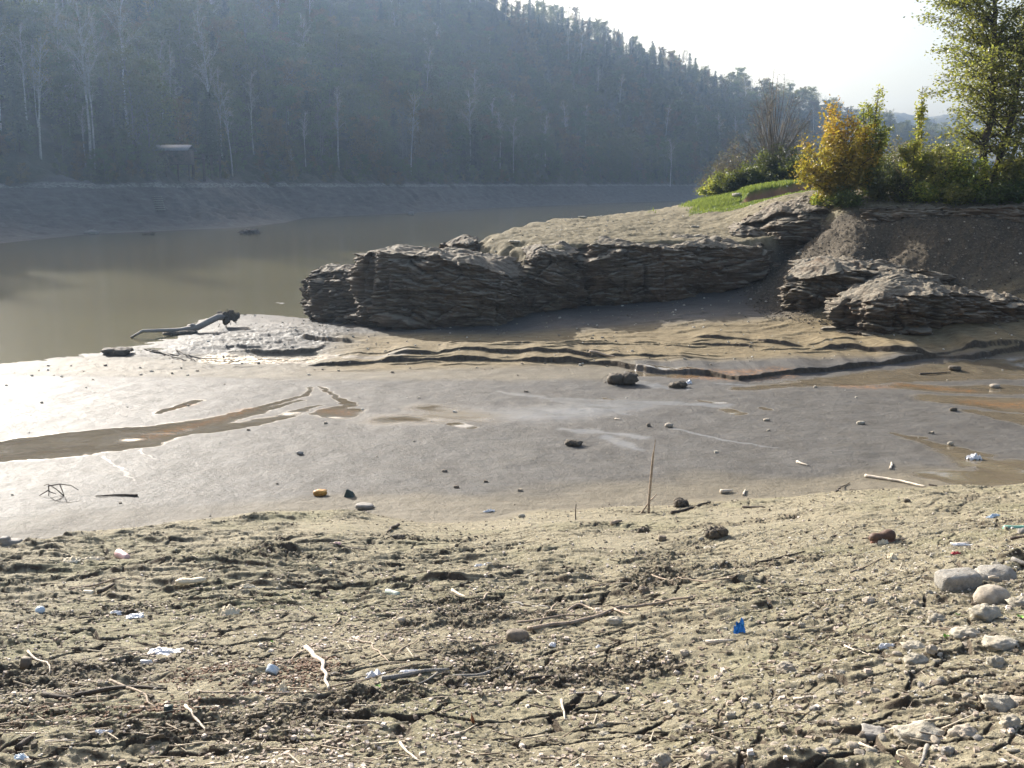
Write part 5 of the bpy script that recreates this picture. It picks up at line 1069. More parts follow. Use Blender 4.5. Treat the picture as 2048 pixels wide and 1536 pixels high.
b2 = drop(1272, 1301); mb = MB(); mb.tube(np.array([b2 - [0, 0, .03], aty(1272, 1284, b2[1]), aty(1273, 1267, b2[1])]), np.array([3.0, 2.8, 2.0]) * mpp(b2) / 2, 5); tag(mb.build('reed', M['pale']), 'pale reed sticking up in front of the clods', 'reed')
b2 = drop(947, 1447); mb = MB(); mb.tube(np.array([b2, aty(945, 1438, b2[1]), aty(943, 1427, b2[1])]), np.array([5, 7, 1.0]) * mpp(b2) / 2, 4); tag(mb.build('dry_leaf', M['leaf']), 'upright rusty dead leaf in the lower middle', 'leaf')
# arching dead twig with side shoots at the left
mb = MB(); b3 = drop(128, 993); Y3 = b3[1]
for pl in ([(128,992),(112,978),(96,968),(88,971)], [(96,972),(120,968),(142,971),(157,980)], [(97,973),(98,984),(97,996)], [(98,980),(85,987),(78,992)], [(119,968),(124,980),(128,991)], [(96,997),(112,994),(128,992)], [(98,983),(112,988)]):
    mb.tube(np.array([aty(a, b, Y3 + .01 * i) for i, (a, b) in enumerate(pl)]), np.linspace(2.4, 1.2, len(pl)) * mpp(b3) / 2, 4)
tag(mb.build('dead_twig', M['darkwood']), 'arching dead twig with side shoots on the left mudflat', 'twig')
# driftwood log at the river
mb = MB(); Yd = atz(440, 655, -6.4)[1]; Yl = atz(262, 676, -6.5)[1]
q = np.array([aty(262, 675, Yl), aty(285, 662, Yl - .1), aty(320, 661, Yl + .5), aty(360, 660, Yl + 1.5), aty(395, 655, (Yl + Yd) / 2), aty(418, 643, Yd - 1), aty(436, 634, Yd - .5), aty(455, 633, Yd)])
sl = mpp(q[4]); root = empty('driftwood_log', tuple(q[4])); O_ = q[4]
mb.tube(q - O_, np.array([4, 6, 7, 9, 12, 13, 13, 12]) * sl / 2, 8); mb.tube(np.array([q[4], aty(385, 650, (Yl + Yd) / 2), aty(375, 651, (Yl + Yd) / 2 + .5)]) - O_, np.array([8, 7, 3]) * sl / 2, 6); mb.build('trunk', M['greywood'], root)
mb = MB()
for i in range(12): V, Fc = lump(.26, .25, .28, i * 7, .8, .4, 18, 12, 3); mb.add(V + q[7] - O_ + [srng.normal(0, .17), srng.normal(0, .15), srng.normal(-.1, .15)], Fc)
for i in range(16): d = srng.normal(0, 1, 3); d /= np.linalg.norm(d); mb.tube(np.array([q[7], q[7] + d * .25, q[7] + d * .5 + [0, 0, -.1]]) - O_, [.035, .025, .01], 5)
mb.build('root_plate', M['mud'], root); mb = MB()
for i in range(6): V, Fc = lump(.5, .3, .22, i * 9 + 3, .8, .4, 18, 12, 3); mb.add(V + aty(338 + i * 9, 669 - i * .6, Yl + 1) - O_, Fc)  # row of dark lumps along the underside of the log
mb.build('under_log_lumps', M['mud'], root); tag(root, 'bent driftwood log with a muddy root plate lying at the river edge', 'driftwood')
for i, pl in enumerate([[(300,704),(350,712),(400,719),(470,722)], [(318,706),(345,716),(372,722)], [(290,700),(330,709),(345,714)], [(352,700),(372,712),(390,724)]]):
    stick(['long dark twig trailing along the waterline below the driftwood log', 'crossing twig at the left of the waterline twigs', 'upper left twig of the waterline tangle', 'short steep twig in the waterline tangle'][i], pl, 2.5, 'darkwood', 'twig', 'twig', 'dark twigs at the waterline')
# -- litter
def lit(name, label, cat, mb, mat, p, group=None):
    o = mb.build(name, M[mat]); o.location = tuple(p); return tag(o, label, cat, group)
def cyl(L, r0, r1, ax, up=0.0, sides=14, hollow=False):
    a = np.array([math.cos(ax), math.sin(ax), up]); a /= np.linalg.norm(a); mb = MB(); t = np.array([-.5, -.48, -.1, .3, .47, .5])[:, None] * a * L
    mb.tube(t, np.array([r0 * .93, r0, r0 + (r1 - r0) * .4, r0 + (r1 - r0) * .8, r1, r1 * (.93 if not hollow else .98)]), sides); return mb
def crumple(w_, d, h, seed, holes=.5):
    u = np.linspace(-1, 1, 22); X, Y = np.meshgrid(u, u); rr_ = np.hypot(X, Y); Z = h * (1 - rr_ ** 2 * .6).clip(0) + h * .55 * fbm(X * 1.6 + seed, Y * 1.6, 4, seed % 40, .6) - .1 * h
    X2 = X * (1 + .25 * perlin(Y * 2, X + seed, 3)); Y2 = Y * (1 + .25 * perlin(X * 2 + seed, Y, 4)); top = np.stack([X2 * w_ / 2, Y2 * d / 2, Z], -1).reshape(-1, 3); bot = top * [1, 1, 1] - [0, 0, .006]
    mb = MB(); f = grid_faces(22, 22); mb.add(top, f); mb.add(bot, f[:, ::-1])
    ring = list(range(22)) + [22 * i + 21 for i in range(1, 22)] + [22 * 21 + i for i in range(20, -1, -1)] + [22 * i for i in range(20, 0, -1)]; n_ = len(ring)
    mb.add(np.concatenate([top[ring], bot[ring]]), [[i, (i + 1) % n_, n_ + (i + 1) % n_, n_ + i] for i in range(n_)]); return mb
def at(px, py, up=0.0): p = drop(px, py); return p + [0, 0, up]
p = at(246, 1117); s = mpp(p); lit('plastic_cup', 'pale pink plastic cup lying on its side at the left', 'cup', cyl(34 * s, 8.5 * s, 6.5 * s, -.75), 'pink', p + [0, 0, 8 * s])
p = at(785, 1193); s = mpp(p); lit('drink_can', 'pale green and white drink can in the middle of the slope', 'can', cyl(29 * s, 7 * s, 7 * s, -.6), 'can', p + [0, 0, 6.5 * s])
p = at(178, 1187); s = mpp(p); lit('plastic_cup', 'small off white cup lying beside the dark stub at the left', 'cup', cyl(20 * s, 5 * s, 6 * s, -.2), 'cream', p + [0, 0, 5 * s])
p = at(81, 1228); s = mpp(p); V, Fc = lump(17 * s, 17 * s, 16 * s, 5, 1.0, .01); mb = MB(); mb.add(V, Fc); lit('ball', 'small pale blue ball at the far left of the slope', 'ball', mb, 'ltblue', p + [0, 0, 6 * s])
p = at(382, 1175); s = mpp(p); mb = MB(); t = np.linspace(-1, 1, 9); mb.tube(np.stack([t * 27 * s, t * 6 * s, 5 * s + 3 * s * t ** 2], 1), np.array([2, 8, 10, 9, 7, 8, 9, 8, 4]) * s, 10); mb.v[-1] *= [1, 1, .62]; lit('foam_sandal', 'yellowish foam sandal sole lying on the left slope', 'sandal', mb, 'cream', p + [0, 0, 3 * s])
p = at(640, 991); s = mpp(p); mb = MB(); V, Fc = lump(27 * s, 20 * s, 13 * s, 4, .7, .18, flat=.2); mb.add(V, Fc); lit('float', 'amber yellow foam float on the grey mud', 'float', mb, 'amber', p + [0, 0, 5 * s])
p = at(698, 993); s = mpp(p); mb = MB(); V = np.array([[-10, -7, 0], [9, -7, 0], [11, 8, 0], [-8, 8, 0], [-5, -3, 15], [-2, -4, 16], [8, 4, 9], [-3, 5, 15]]) * s; mb.add(V, [[0, 3, 2, 1], [4, 5, 6, 7], [0, 1, 5, 4], [1, 2, 6, 5], [2, 3, 7, 6], [3, 0, 4, 7]]); o = lit('plastic_wedge', 'dark green wedge shaped box on the grey mud', 'box', mb, 'dkgreen', p - [0, 0, .01])
for f_ in o.data.polygons: f_.use_smooth = False
def shoe():
    p = at(1763, 1084); s = mpp(p); root = empty('shoe', tuple(p), .15); mb = MB(); t = np.linspace(-1, 1, 11)
    mb.tube(np.stack([t * 24 * s, 0 * t, (9 + 4 * ss(-.2, .9, t)) * s], 1), np.array([5, 9, 10, 9.5, 9, 9.5, 11, 12, 12, 11, 7]) * s, 12); mb.build('upper', M['brown'], root)
    mb = MB(); mb.tube(np.stack([t * 24 * s, -6 * s + 0 * t, (2.5 + 0 * t) * s], 1), np.array([3, 5, 6, 5.5, 5, 5, 5.5, 6, 6, 5.5, 4]) * s, 8); mb.build('sole', M['rustwood'], root)
    mb = crumple(20 * s, 14 * s, 7 * s, 4); mb.v = [v + np.array([-4 * s, -11 * s, 2 * s]) for v in mb.v]; mb.build('tongue', M['cream'], root); tag(root, 'old brown shoe lying on the right side of the slope', 'shoe')
shoe()
def bottle():
    p = at(2034, 1058); s = mpp(p); root = empty('plastic_bottle', tuple(p + [0, 0, 5 * s]), -.02); mb = MB(); x = np.array([-24, -22, -10, -8, 10, 20, 26, 30, 38]) * s
    mb.tube(np.stack([x, 0 * x, 0 * x], 1), np.array([3.5, 5.2, 5.2, 4.7, 5.2, 5.2, 4.5, 2, 2]) * s, 12); mb.build('body', M['green'], root); mb = MB(); x = np.array([38, 43]) * s; mb.tube(np.stack([x, 0 * x, 0 * x], 1), np.array([2.6, 2.6]) * s, 10); mb.build('cap', M['white'], root)
    tag(root, 'green plastic bottle lying at the right edge of the slope', 'bottle')
bottle()
p = at(1988, 1034); s = mpp(p); mb = crumple(31 * s, 11 * s, 4 * s, 8); o = lit('plastic_wrapper', 'blue plastic wrapper on the upper right slope', 'wrapper', mb, 'ltblue', p); o.rotation_euler = (0, 0, .5)
p = at(1480, 1264); s = mpp(p); mb = MB()
for k_, (w_, h_, dx) in enumerate(((20, 24, 0), (15, 14, -7))):
    u = np.linspace(0, 1, 14); X, Z = np.meshgrid(u - .5, u); Yy = .35 * fbm(X * 3 + k_, Z * 3, 3, 7); V = np.stack([(X * (1 - .3 * Z) + dx / 20) * w_ * s, (Yy * 16 - 4 + Z * 8) * s, Z * h_ * s * (1 + .2 * np.sin(X * 7))], -1).reshape(-1, 3); f = grid_faces(14, 14); mb.add(V, f); mb.add(V + [0, .003, 0], f[:, ::-1])
lit('plastic_bag', 'bright blue crumpled plastic bag in the clods at the right', 'bag', mb, 'blue', p - [0, 0, .01])
for lb, nm, cat, x, y, w_, d, h_, m_ in [
    ('white crumpled carrier bag above the thick broken stick', 'plastic_bag', 'bag', 750, 1349, 44, 30, 16, 'white'), ('strip of white foam right of the carrier bag', 'foam_strip', 'foam', 821, 1345, 38, 9, 4, 'white'), ('crumpled cream paper ball like scrap on the left slope', 'paper_scrap', 'paper', 458, 1232, 38, 26, 15, 'cream'),
    ('flat white scrap in the left middle of the slope', 'plastic_scrap', 'scrap', 269, 1237, 30, 16, 4, 'white'), ('small white scrap above the flat one', 'plastic_scrap', 'scrap', 229, 1226, 23, 9, 4, 'white'), ('long white sheet at the left, above the dark hollow', 'plastic_sheet', 'sheet', 330, 1308, 62, 22, 6, 'white'),
    ('white torn scrap at the bottom left', 'plastic_scrap', 'scrap', 192, 1482, 54, 12, 6, 'white'), ('pale grey scrap on the left slope beside the sandal sole', 'plastic_scrap', 'scrap', 495, 1174, 30, 12, 5, 'cream'), ('pair of tiny white scraps, the left one', 'paper_scrap', 'paper', 958, 1137, 17, 8, 4, 'white'),
    ('pair of tiny white scraps, the right one', 'paper_scrap', 'paper', 976, 1142, 15, 7, 3, 'white'), ('tiny pink scrap at the top of the slope', 'plastic_scrap', 'scrap', 674, 1090, 14, 8, 4, 'pink'), ('flat pale pink slab at the left top of the slope', 'foam_slab', 'foam', 182, 1121, 44, 14, 6, 'cream'),
    ('tan slab left of the pale pink slab', 'foam_slab', 'foam', 147, 1132, 32, 18, 8, 'cream'), ('white cone shaped scrap at the right', 'plastic_scrap', 'scrap', 1771, 1296, 32, 9, 7, 'white'), ('pale blue scrap in the bottom left corner', 'plastic_scrap', 'scrap', 42, 1527, 22, 12, 5, 'ltblue'),
    ('folded paper scrap on the right slope', 'paper_scrap', 'paper', 1784, 1119, 16, 12, 9, 'cream'), ('white wooden splinter like scrap right of the shoe', 'foam_strip', 'foam', 1925, 1092, 36, 7, 4, 'white'), ('red torn scrap on the upper right slope', 'plastic_scrap', 'scrap', 1912, 1109, 14, 6, 3, 'red'),
    ('white crushed cup like scrap on the right mudflat', 'plastic_cup', 'cup', 1948, 919, 25, 12, 9, 'white'), ('white foam piece in the stream mouth', 'foam_piece', 'foam', 1378, 768, 12, 9, 6, 'white'), ('white flat scrap on the dry rim, middle', 'plastic_scrap', 'scrap', 978, 1024, 24, 6, 3, 'white'),
    ('bluish white scrap at the dark hole', 'plastic_scrap', 'scrap', 1105, 1294, 12, 9, 5, 'white'), ('white bit right of the bluish scrap', 'paper_scrap', 'paper', 1197, 1296, 9, 8, 4, 'white'), ('light scrap under the golden bush bank', 'plastic_scrap', 'scrap', 1480, 396, 1, 1, 1, 'white')][:-1]:
    p = at(x, y); s = mpp(p); o = lit(nm, lb, cat, crumple(w_ * s, d * s * 1.3, h_ * s, int(srng.integers(99))), m_, p + [0, 0, .004], 'bits of litter on the slope' if nm in ('plastic_scrap', 'paper_scrap') else None); o.rotation_euler = (0, 0, srng.uniform(-.4, .6))
p = at(545, 1348); s = mpp(p); o = lit('plastic_tub', 'small pale blue and white tub with a wire loop at the lower left', 'tub', cyl(14 * s, 11 * s, 12 * s, 1.2, .8), 'ltblue', p + [0, 0, 9 * s])
p = at(565, 1386); s = mpp(p); lit('foam_piece', 'white wedge of foam beside rusty leaves at the lower left', 'foam', crumple(20 * s, 30 * s, 12 * s, 31), 'cream', p)
p = at(294, 1330); s = mpp(p); mb = MB(); mb.box((0, 0, 9 * s), (20 * s, 3 * s, 18 * s), Matrix.Rotation(.35, 3, 'X')); lit('plastic_scrap', 'tilted white plastic scrap at the left', 'scrap', mb, 'white', p)
p = at(53, 1338); s = mpp(p); mb = MB(); mb.box((0, 0, 9 * s), (15 * s, 12 * s, 19 * s), Matrix.Rotation(.2, 3, 'Y')); o = lit('carton', 'small brown carton standing at the left edge', 'carton', mb, 'brownstone', p)
p = at(338, 1431); s = mpp(p); mb = MB(); mb.box((0, 0, 6 * s), (14 * s, 11 * s, 13 * s), Matrix.Rotation(.1, 3, 'Z')); lit('plastic_box', 'tiny dark green box at the lower left', 'box', mb, 'dkgreen', p)
p = at(24, 1091); s = mpp(p); mb = MB(); V, Fc = lump(36 * s, 16 * s, 13 * s, 8, .4, .06); mb.add(V + [0, 0, 4 * s], Fc); V, Fc = lump(16 * s, 14 * s, 19 * s, 9, .4, .06); mb.add(V + [-11 * s, 0, 6 * s], Fc); lit('broken_block', 'grey broken block at the left edge where slope meets mud', 'block', mb, 'greystone', p)
p = at(1805, 1512); s = mpp(p); th = np.linspace(0, 6.283, 20); mb = MB(); mb.tube(np.stack([np.cos(th) * 9 * s, np.sin(th) * 8 * s, 3 * s + 2 * s * np.sin(th)], 1), np.full(20, 2.0 * s), 6); lit('plastic_ring', 'white ring shaped cup rim beside the bottom right seedling', 'ring', mb, 'cream', p)
p = at(545, 1345); 
# -- seedlings
for lb, x, y, r_ in [('bright seedling beside the white ring at the bottom right', 1788, 1514, 14), ('green seedling below the smooth boulder', 1920, 1234, 12), ('green seedling below the slanting rock', 1893, 1277, 11), ('green seedling at the right edge below the blocks', 2040, 1240, 12), ('small seedling left of the wedge stone', 1722, 1400, 9),
                     ('tiny seedling at the left end of the thick broken stick', 756, 1374, 10), ('tiny seedling above the lower left leaves', 545, 1290, 6), ('tiny seedling at the end of the long pale slab', 1800, 1464, 7)]:
    p = at(x, y); s = mpp(p); mb = MB()
    for i in range(5):
        a = i * 1.3 + x; l_ = r_ * s * srng.uniform(.7, 1.1); c_ = np.array([math.cos(a), math.sin(a), .9]); c_ /= np.linalg.norm(c_); sd_ = np.array([-math.sin(a), math.cos(a), 0]) * l_ * .35
        g_ = np.array([[0, 0, 0], c_ * l_ * .55 + sd_, c_ * l_ + [0, 0, -.1 * l_], c_ * l_ * .55 - sd_]); mb.add(g_, [[0, 1, 2, 3]])
    lit('seedling', lb, 'plant', mb, 'sprout', p, 'green seedlings in the drying mud')
# -- countable pebbles of the right bank, then the gravel nobody could count
PB = {}
for k_, m_ in enumerate(('stone', 'stone2', 'greystone', 'brownstone')):
    for j in range(2):
        V, Fc = lump(1, .75, .5, 300 + k_ * 5 + j, .85, .16, 16, 11); me = mesh_from('pebble', V, Fc, M[m_], attrs={'tint': np.full(len(V), .5)}); PB[(k_, j)] = me.data; bpy.data.objects.remove(me)
CLR = ['pale', 'tan', 'grey', 'brown']; made = 0; pr = np.random.default_rng(31)
while made < 150:
    px, py = pr.uniform(0, 2048), pr.uniform(1120, 1530)
    w_ = .15 + .85 * ss(1150, 1750, px) * ss(1100, 1250, py)
    if pr.random() > w_: continue
    p = drop(px, py); s = pr.uniform(.018, .046) * (1.2 if px > 1500 else .8); k_ = int(pr.choice([0, 0, 1, 1, 2, 3])); o = bpy.data.objects.new('pebble', PB[(k_, int(pr.integers(2)))]); COL.objects.link(o)
    o.location = (p[0], p[1], p[2] + s * .1); o.scale = (s, s * pr.uniform(.8, 1.1), s * pr.uniform(.7, 1.3)); o.rotation_euler = (pr.normal(0, .25), pr.normal(0, .25), pr.uniform(0, 6.28))
    reg = 'among the gravel at the right' if px > 1500 else 'in the cracked mud at the lower middle' if px > 900 else 'on the ribbed mud at the left'
    tag(o, f'small {CLR[k_]} pebble {reg}', 'pebble', f'{CLR[k_]} pebbles {reg}'); made += 1
def mass(name, xs, ys, size, mat, label, shape='stone', seed=1, sink=.2):
    r = np.random.default_rng(seed); n_ = len(xs); z = height(xs, ys); sz = size(r, n_)
    if shape == 'stone':
        base = np.array([[-1, -1, -1], [1, -1, -1], [1, 1, -1], [-1, 1, -1], [-.8, -.7, .8], [.7, -.8, .9], [.8, .7, .7], [-.7, .8, .8]]) * .5; F_ = np.array([[0, 3, 2, 1], [4, 5, 6, 7], [0, 1, 5, 4], [1, 2, 6, 5], [2, 3, 7, 6], [3, 0, 4, 7]])
        V = base[None] * (1 + r.normal(0, .18, (n_, 8, 3))) * np.array([1, .75, .6]); 
    else:
        base = np.array([[-.5, -.5, -.5], [-.5, .5, -.5], [-.5, 0, .5], [.5, -.3, -.5], [.5, .3, -.5], [.5, 0, .3]]) ; base = np.array([[-.5, -.5, -.5], [-.5, .5, -.5], [-.5, .5, .5], [-.5, -.5, .5], [.5, -.3, -.3], [.5, .3, -.3], [.5, .3, .3], [.5, -.3, .3]])
        F_ = np.array([[0, 1, 2, 3], [4, 7, 6, 5], [0, 4, 5, 1], [1, 5, 6, 2], [2, 6, 7, 3], [3, 7, 4, 0]]); th = r.uniform(.02, .06, n_) ; V = base[None] * np.stack([np.ones(n_), th, th], 1)[:, None]; V[:, 4:, 1] += r.normal(0, .08, (n_, 1))
    a = r.uniform(0, 6.283, n_) if shape == 'stone' else r.normal(.15, .7, n_); t_ = r.normal(0, .12, n_)
    V = V * sz[:, None, None]; x = V[..., 0] * np.cos(a)[:, None] - V[..., 1] * np.sin(a)[:, None]; y = V[..., 0] * np.sin(a)[:, None] + V[..., 1] * np.cos(a)[:, None]; zz = V[..., 2] + V[..., 0] * np.sin(t_)[:, None] - .2 * x * 0
    zz = zz + (-.238 * y if shape != 'stone' else 0)
    V = np.stack([x + xs[:, None], y + ys[:, None], zz + z[:, None] + (sz * (.5 - sink) * .6 if shape == 'stone' else .006 + 0 * sz)[:, None]], -1).reshape(-1, 3)
    o = mesh_from(name, V, (F_[None] + (np.arange(n_) * 8)[:, None, None]).reshape(-1, 4), mat, smooth=False, attrs={'tint': np.repeat(r.uniform(0, 1, n_), 8)}); return tag(o, label, name.replace('_', ' '), kind='stuff')
def tintmat(name, stops, rough=.85):
    m = new_mat(name); n = N(m); n.out(n.pbr(n.ramp(n.attr('tint').outputs['Fac'], stops), rough, n.bump(n.noise(n.pos(), 90, 3, .7), .5, .01), .3)); return m
MT_G = tintmat('gravel_mix', [(0, (.13, .11, .085)), (.4, (.25, .215, .165)), (.8, (.40, .37, .31)), (1, (.55, .52, .46))])
MT_C = tintmat('crumb_mix', [(0, (.085, .068, .05)), (.6, (.15, .125, .088)), (1, (.21, .18, .13))]); MT_S = tintmat('straw_mix', [(0, (.12, .09, .065)), (.5, (.28, .23, .17)), (1, (.55, .49, .38))]); MT_L = tintmat('leaf_mix', [(0, (.09, .06, .04)), (.5, (.16, .09, .055)), (1, (.26, .19, .13))])
def near_xy(n_, seed, dens):
    r = np.random.default_rng(seed); a = r.uniform(-34, 34, n_); rr_ = 3.6 * (17.5 / 3.6) ** (r.uniform(0, 1, n_) ** .85); x = np.sin(R(1) * a) * rr_; y = np.cos(R(1) * a) * rr_
    F_ = foot_base(x, y) - bil(G_LOW, x, y); k = (F_ > .03) & (r.random(n_) < dens(x, y)); return x[k], y[k]
xs, ys = near_xy(60000, 1, lambda x, y: np.clip(.10 + 1.0 * ss(1.0, 3.6, x + .12 * (y - 6)) * ss(13, 7, y) + .25 * ss(.1, .5, fbm(x * .6, y * .6, 3, 121)), 0, 1))
mass('gravel', xs, ys, lambda r, n_: .006 + .012 * r.random(n_) ** 3 + .014 * (r.random(n_) ** 9), MT_G, 'fine gravel and grit strewn over the right of the slope', seed=2)
xs, ys = near_xy(90000, 5, lambda x, y: np.clip(.12 + .9 * ss(.2, .55, fbm(x * .55, y * .8, 3, 60) + CL_BIAS(x, y)), 0, 1) * (1 - .85 * DRYS(x, y)))
mass('mud_crumbs', xs, ys, lambda r, n_: .008 + .03 * r.random(n_) ** 3, MT_C, 'dark crumbs of dried mud on the slope', seed=6)
xs, ys = near_xy(9000, 9, lambda x, y: np.clip(.3 + .7 * ss(1, -2, x) * ss(12, 7, y), 0, 1) * (1 - .7 * DRYS(x, y)))
mass('straw_litter', xs, ys, lambda r, n_: .05 + .16 * r.random(n_) ** 2.5, MT_S, 'small straws and twiglets strewn on the slope', 'straw', seed=10)
xs, ys = near_xy(70000, 21, lambda x, y: np.clip(.05 + .65 * ss(2.5, -1.5, x) * ss(12, 6.5, y) * ss(-.1, .4, fbm(x * .9, y * 2.2, 3, 150)), 0, 1))
mass('chip_litter', xs, ys, lambda r, n_: .008 + .028 * r.random(n_) ** 3, tintmat('chip_mix', [(0, (.18, .14, .10)), (.5, (.38, .31, .25)), (1, (.66, .58, .50))]), 'pale bark and reed chips washed up on the left of the slope', seed=22)
r = np.random.default_rng(13); px_ = [(410, 1350, 60, 16), (590, 1355, 55, 22), (330, 1420, 60, 14), (100, 1440, 70, 24), (620, 1330, 30, 12)]; xs = []; ys = []
for cx, cy_, sx_, sy_ in px_:
    c0 = drop(cx, cy_); s = mpp(c0); xs.append(c0[0] + r.normal(0, sx_ * s * .8, 260)); ys.append(c0[1] + r.normal(0, sy_ * s * 2.2, 260))
mass('leaf_litter', np.concatenate(xs), np.concatenate(ys), lambda r, n_: .008 + .016 * r.random(n_), MT_L, 'drift of rusty dead leaves at the lower left', seed=14)
r = np.random.default_rng(15); xs = r.uniform(-22, 24, 5200); ys = r.uniform(15, 60, 5200); k = (foot_base(xs, ys) < bil(G_LOW, xs, ys)) & (height(xs, ys, False) > -6.45) & (r.random(5200) < np.where(ys > 33, 1.0, .12)); mass('shingle', xs[k], ys[k], lambda r, n_: .02 + .10 * r.random(n_) ** 4, MT_G, 'scattered small stones on the mudflat, bench and scree', seed=16)
xs = r.uniform(10, 24, 16000); ys = r.uniform(37, 47, 16000); k = (height(xs, ys, False) > -5.2) & (bil(G_SD, xs, ys) < .3)
mass('scree_shingle', xs[k], ys[k], lambda r, n_: .02 + .07 * r.random(n_) ** 4, tintmat('scree_mix', [(0, (.05, .04, .03)), (.6, (.11, .092, .068)), (1, (.22, .19, .15))]), 'dark shale chips lying on the scree slope below the trees', seed=17)

# slabs on the plateau
for lb, x, y, w_, h_ in [('flat tilted slab at the left rim of the plateau', 1310, 418, 26, 8), ('low flat stone on the bare plateau', 1390, 457, 16, 6), ('pale stone on the edge of the plateau', 1030, 487, 24, 7), ('white stone in the gully head', 1588, 478, 12, 7), ('white stone at the top of the scree mound', 1598, 512, 12, 7), ('pale stones under the cut bank', 1478, 396, 26, 9), ('white slab on the plateau rim over the cliff', 1395, 475, 16, 6), ('small dark slab on the plateau near the river rim', 1165, 438, 16, 6)]:
    stone(lb, x - w_ / 2, x + w_ / 2, y - h_, y, 'stone', .6, .2, group='slabs and stones on the plateau')
for lb, x, y, w_, m_ in [('pale heap of rubble on the grass bank', 1526, 366, 14, 'stone2'), ('white sack beside the rubble on the grass bank', 1538, 368, 14, 'white')]:
    stone(lb, x - w_ / 2, x + w_ / 2, y - 10, y, m_, .7, .2, name='sack' if m_ == 'white' else 'rubble', cat='sack' if m_ == 'white' else 'rubble', group=None)

# ================================================================== far bank: hut, landing stages, ladder, drift
def farp(px, py): x, y = on_hill(px, py); return np.array([x, y, float(hill_h(np.array([x]), np.array([y]))[0])])
def hut():
    p = farp(352, 350); Yh = p[1] - 3; c = aty(352, 325, Yh); s = mpp(c); g = hill_h(np.array([c[0]]), np.array([c[1]]))[0]; root = empty('hut', (c[0], c[1], c[2])); 
    mb = MB(); mb.box((0, 0, 10 * s), (56 * s, 40 * s, 26 * s)); mb.build('walls', matte('weathered_boards', (.10, .07, .055), (.05, .04, .035), 3), root)
    mb = MB(); mb.box((0, -20 * s, 26 * s), (66 * s, 30 * s, 1.5 * s), Matrix.Rotation(.35, 3, 'X')); mb.box((0, 8 * s, 26 * s), (66 * s, 30 * s, 1.5 * s), Matrix.Rotation(-.35, 3, 'X')); mb.build('roof', M['tar'], root)
    mb = MB(); mb.box((-12 * s, -20.4 * s, 8 * s), (9 * s, .6 * s, 18 * s)); mb.build('door', M['darkwood'], root); mb = MB(); mb.box((10 * s, -20.4 * s, 12 * s), (9 * s, .6 * s, 7 * s)); mb.build('window', M['darkwood'], root)
    mb = MB(); mb.box((4 * s, -28 * s, -4 * s), (70 * s, 16 * s, 1.5 * s)); mb.build('deck', M['darkwood'], root)
    for x in (-28, -8, 14, 34): mb = MB(); mb.tube(np.array([[x * s, -34 * s, -34 * s], [x * s, -34 * s, -4 * s]]), [1.4 * s, 1.2 * s], 6); mb.build('post', M['darkwood'], root)
    tag(root, 'dilapidated fishing hut with a grey sheet roof among the trees', 'hut')
hut()
for k_, (px, py, w_, h_) in enumerate(((398, 350, 22, 30), (432, 344, 18, 22))):
    c = aty(px, py, farp(px, 356)[1] - 4); s = mpp(c); root = empty('landing_stage', tuple(c)); mb = MB(); mb.box((0, 0, h_ * s), (w_ * s, 14 * s, 1.2 * s)); mb.build('deck', M['darkwood'], root)
    for x in (-.45, .45):
        for y in (-.3, .3): mb = MB(); mb.tube(np.array([[x * w_ * s, y * 14 * s, -12 * s], [x * w_ * s, y * 14 * s, (h_ + 9) * s]]), [1.0 * s, 1.0 * s], 5); mb.build('post', M['darkwood'], root)
    mb = MB(); mb.box((0, -5 * s, (h_ + 8) * s), (w_ * s, 1 * s, 1 * s)); mb.build('rail', M['darkwood'], root)
    tag(root, ['wooden landing stage with a rail just right of the hut', 'small plank platform on posts, further right of the hut'][k_], 'platform', 'fishing platforms on the far bank')
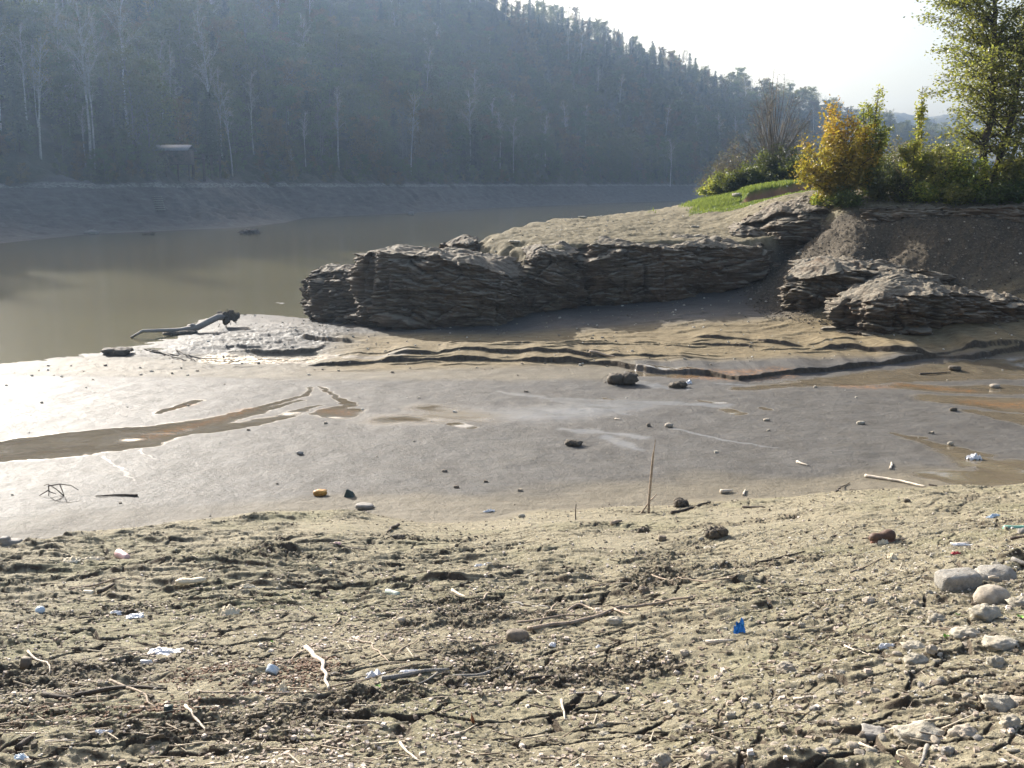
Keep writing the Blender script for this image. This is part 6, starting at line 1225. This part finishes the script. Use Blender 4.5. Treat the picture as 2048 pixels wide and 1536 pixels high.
c0, c1 = farp(314, 396), farp(322, 428); root = empty('wooden_ladder', tuple(c0)); s = mpp(c0); mb = MB()
for dx in (-6, 6): mb = MB(); mb.tube(np.array([[dx * s, 0, .3], list(c1 - c0 + [dx * s, 0, .25])]), [.07, .07], 5); mb.build('rail', M['darkwood'], root)
for i in range(7): t = (i + .5) / 7; mb = MB(); mb.box((c1 - c0) * t + [0, 0, .32], (17 * s, .3, .12)); mb.build('rung', M['greywood'], root)
tag(root, 'wooden ladder steps laid down the far mud bank below the hut', 'ladder')
for lb, px, py, w_, h_ in [('dark drift pile standing in the water at the left bank', 500, 466, 40, 18), ('grey brushwood heap on the left far shore', 184, 466, 26, 12), ('flat dark drift on the far shore between two heaps', 298, 467, 22, 6), ('low dark drift at the far left shore', 40, 470, 30, 6), ('snag standing in the shallows of the far bank', 822, 428, 14, 12)]:
    p = atz(px, py, WATER_Z + .1); s = mpp(p); mb = MB()
    for i in range(26):
        a = srng.uniform(0, 6.28); e = srng.uniform(0, .9); l_ = w_ * s * srng.uniform(.3, .6); d = np.array([math.cos(a) * math.cos(e), math.sin(a) * math.cos(e), math.sin(e) * h_ / w_ * 1.6]); b_ = np.array([srng.normal(0, .14) * w_ * s, srng.normal(0, .14) * w_ * s, 0]); mb.tube(np.array([b_ - d * l_ * .3, b_ + d * l_]), [.07, .03], 5)
    V, Fc = lump(w_ * s * .8, w_ * s * .6, h_ * s * .8, 3, .8, .4); mb.add(V, Fc); o = mb.build('drift_pile', M['darkwood'] if 'dark' in lb else M['greywood']); o.location = tuple(p); tag(o, lb, 'drift pile', 'drift piles of the far shore')

# ================================================================== haze
m_haze = new_mat('haze_air'); n = N(m_haze)
pv = n.mk('ShaderNodeVolumePrincipled', {'Color': (.50, .70, 1.0, 1), 'Density': .00025, 'Anisotropy': .6})
n.mk('ShaderNodeOutputMaterial', {'Volume': pv.outputs[0]})
b = MB(); b.box((150, 760, 61), (2400, 1900, 146)); hz = b.build('haze', m_haze); tag(hz, kind='stuff')
m_haze.volume_intersection_method = 'FAST' if hasattr(m_haze, 'volume_intersection_method') else None
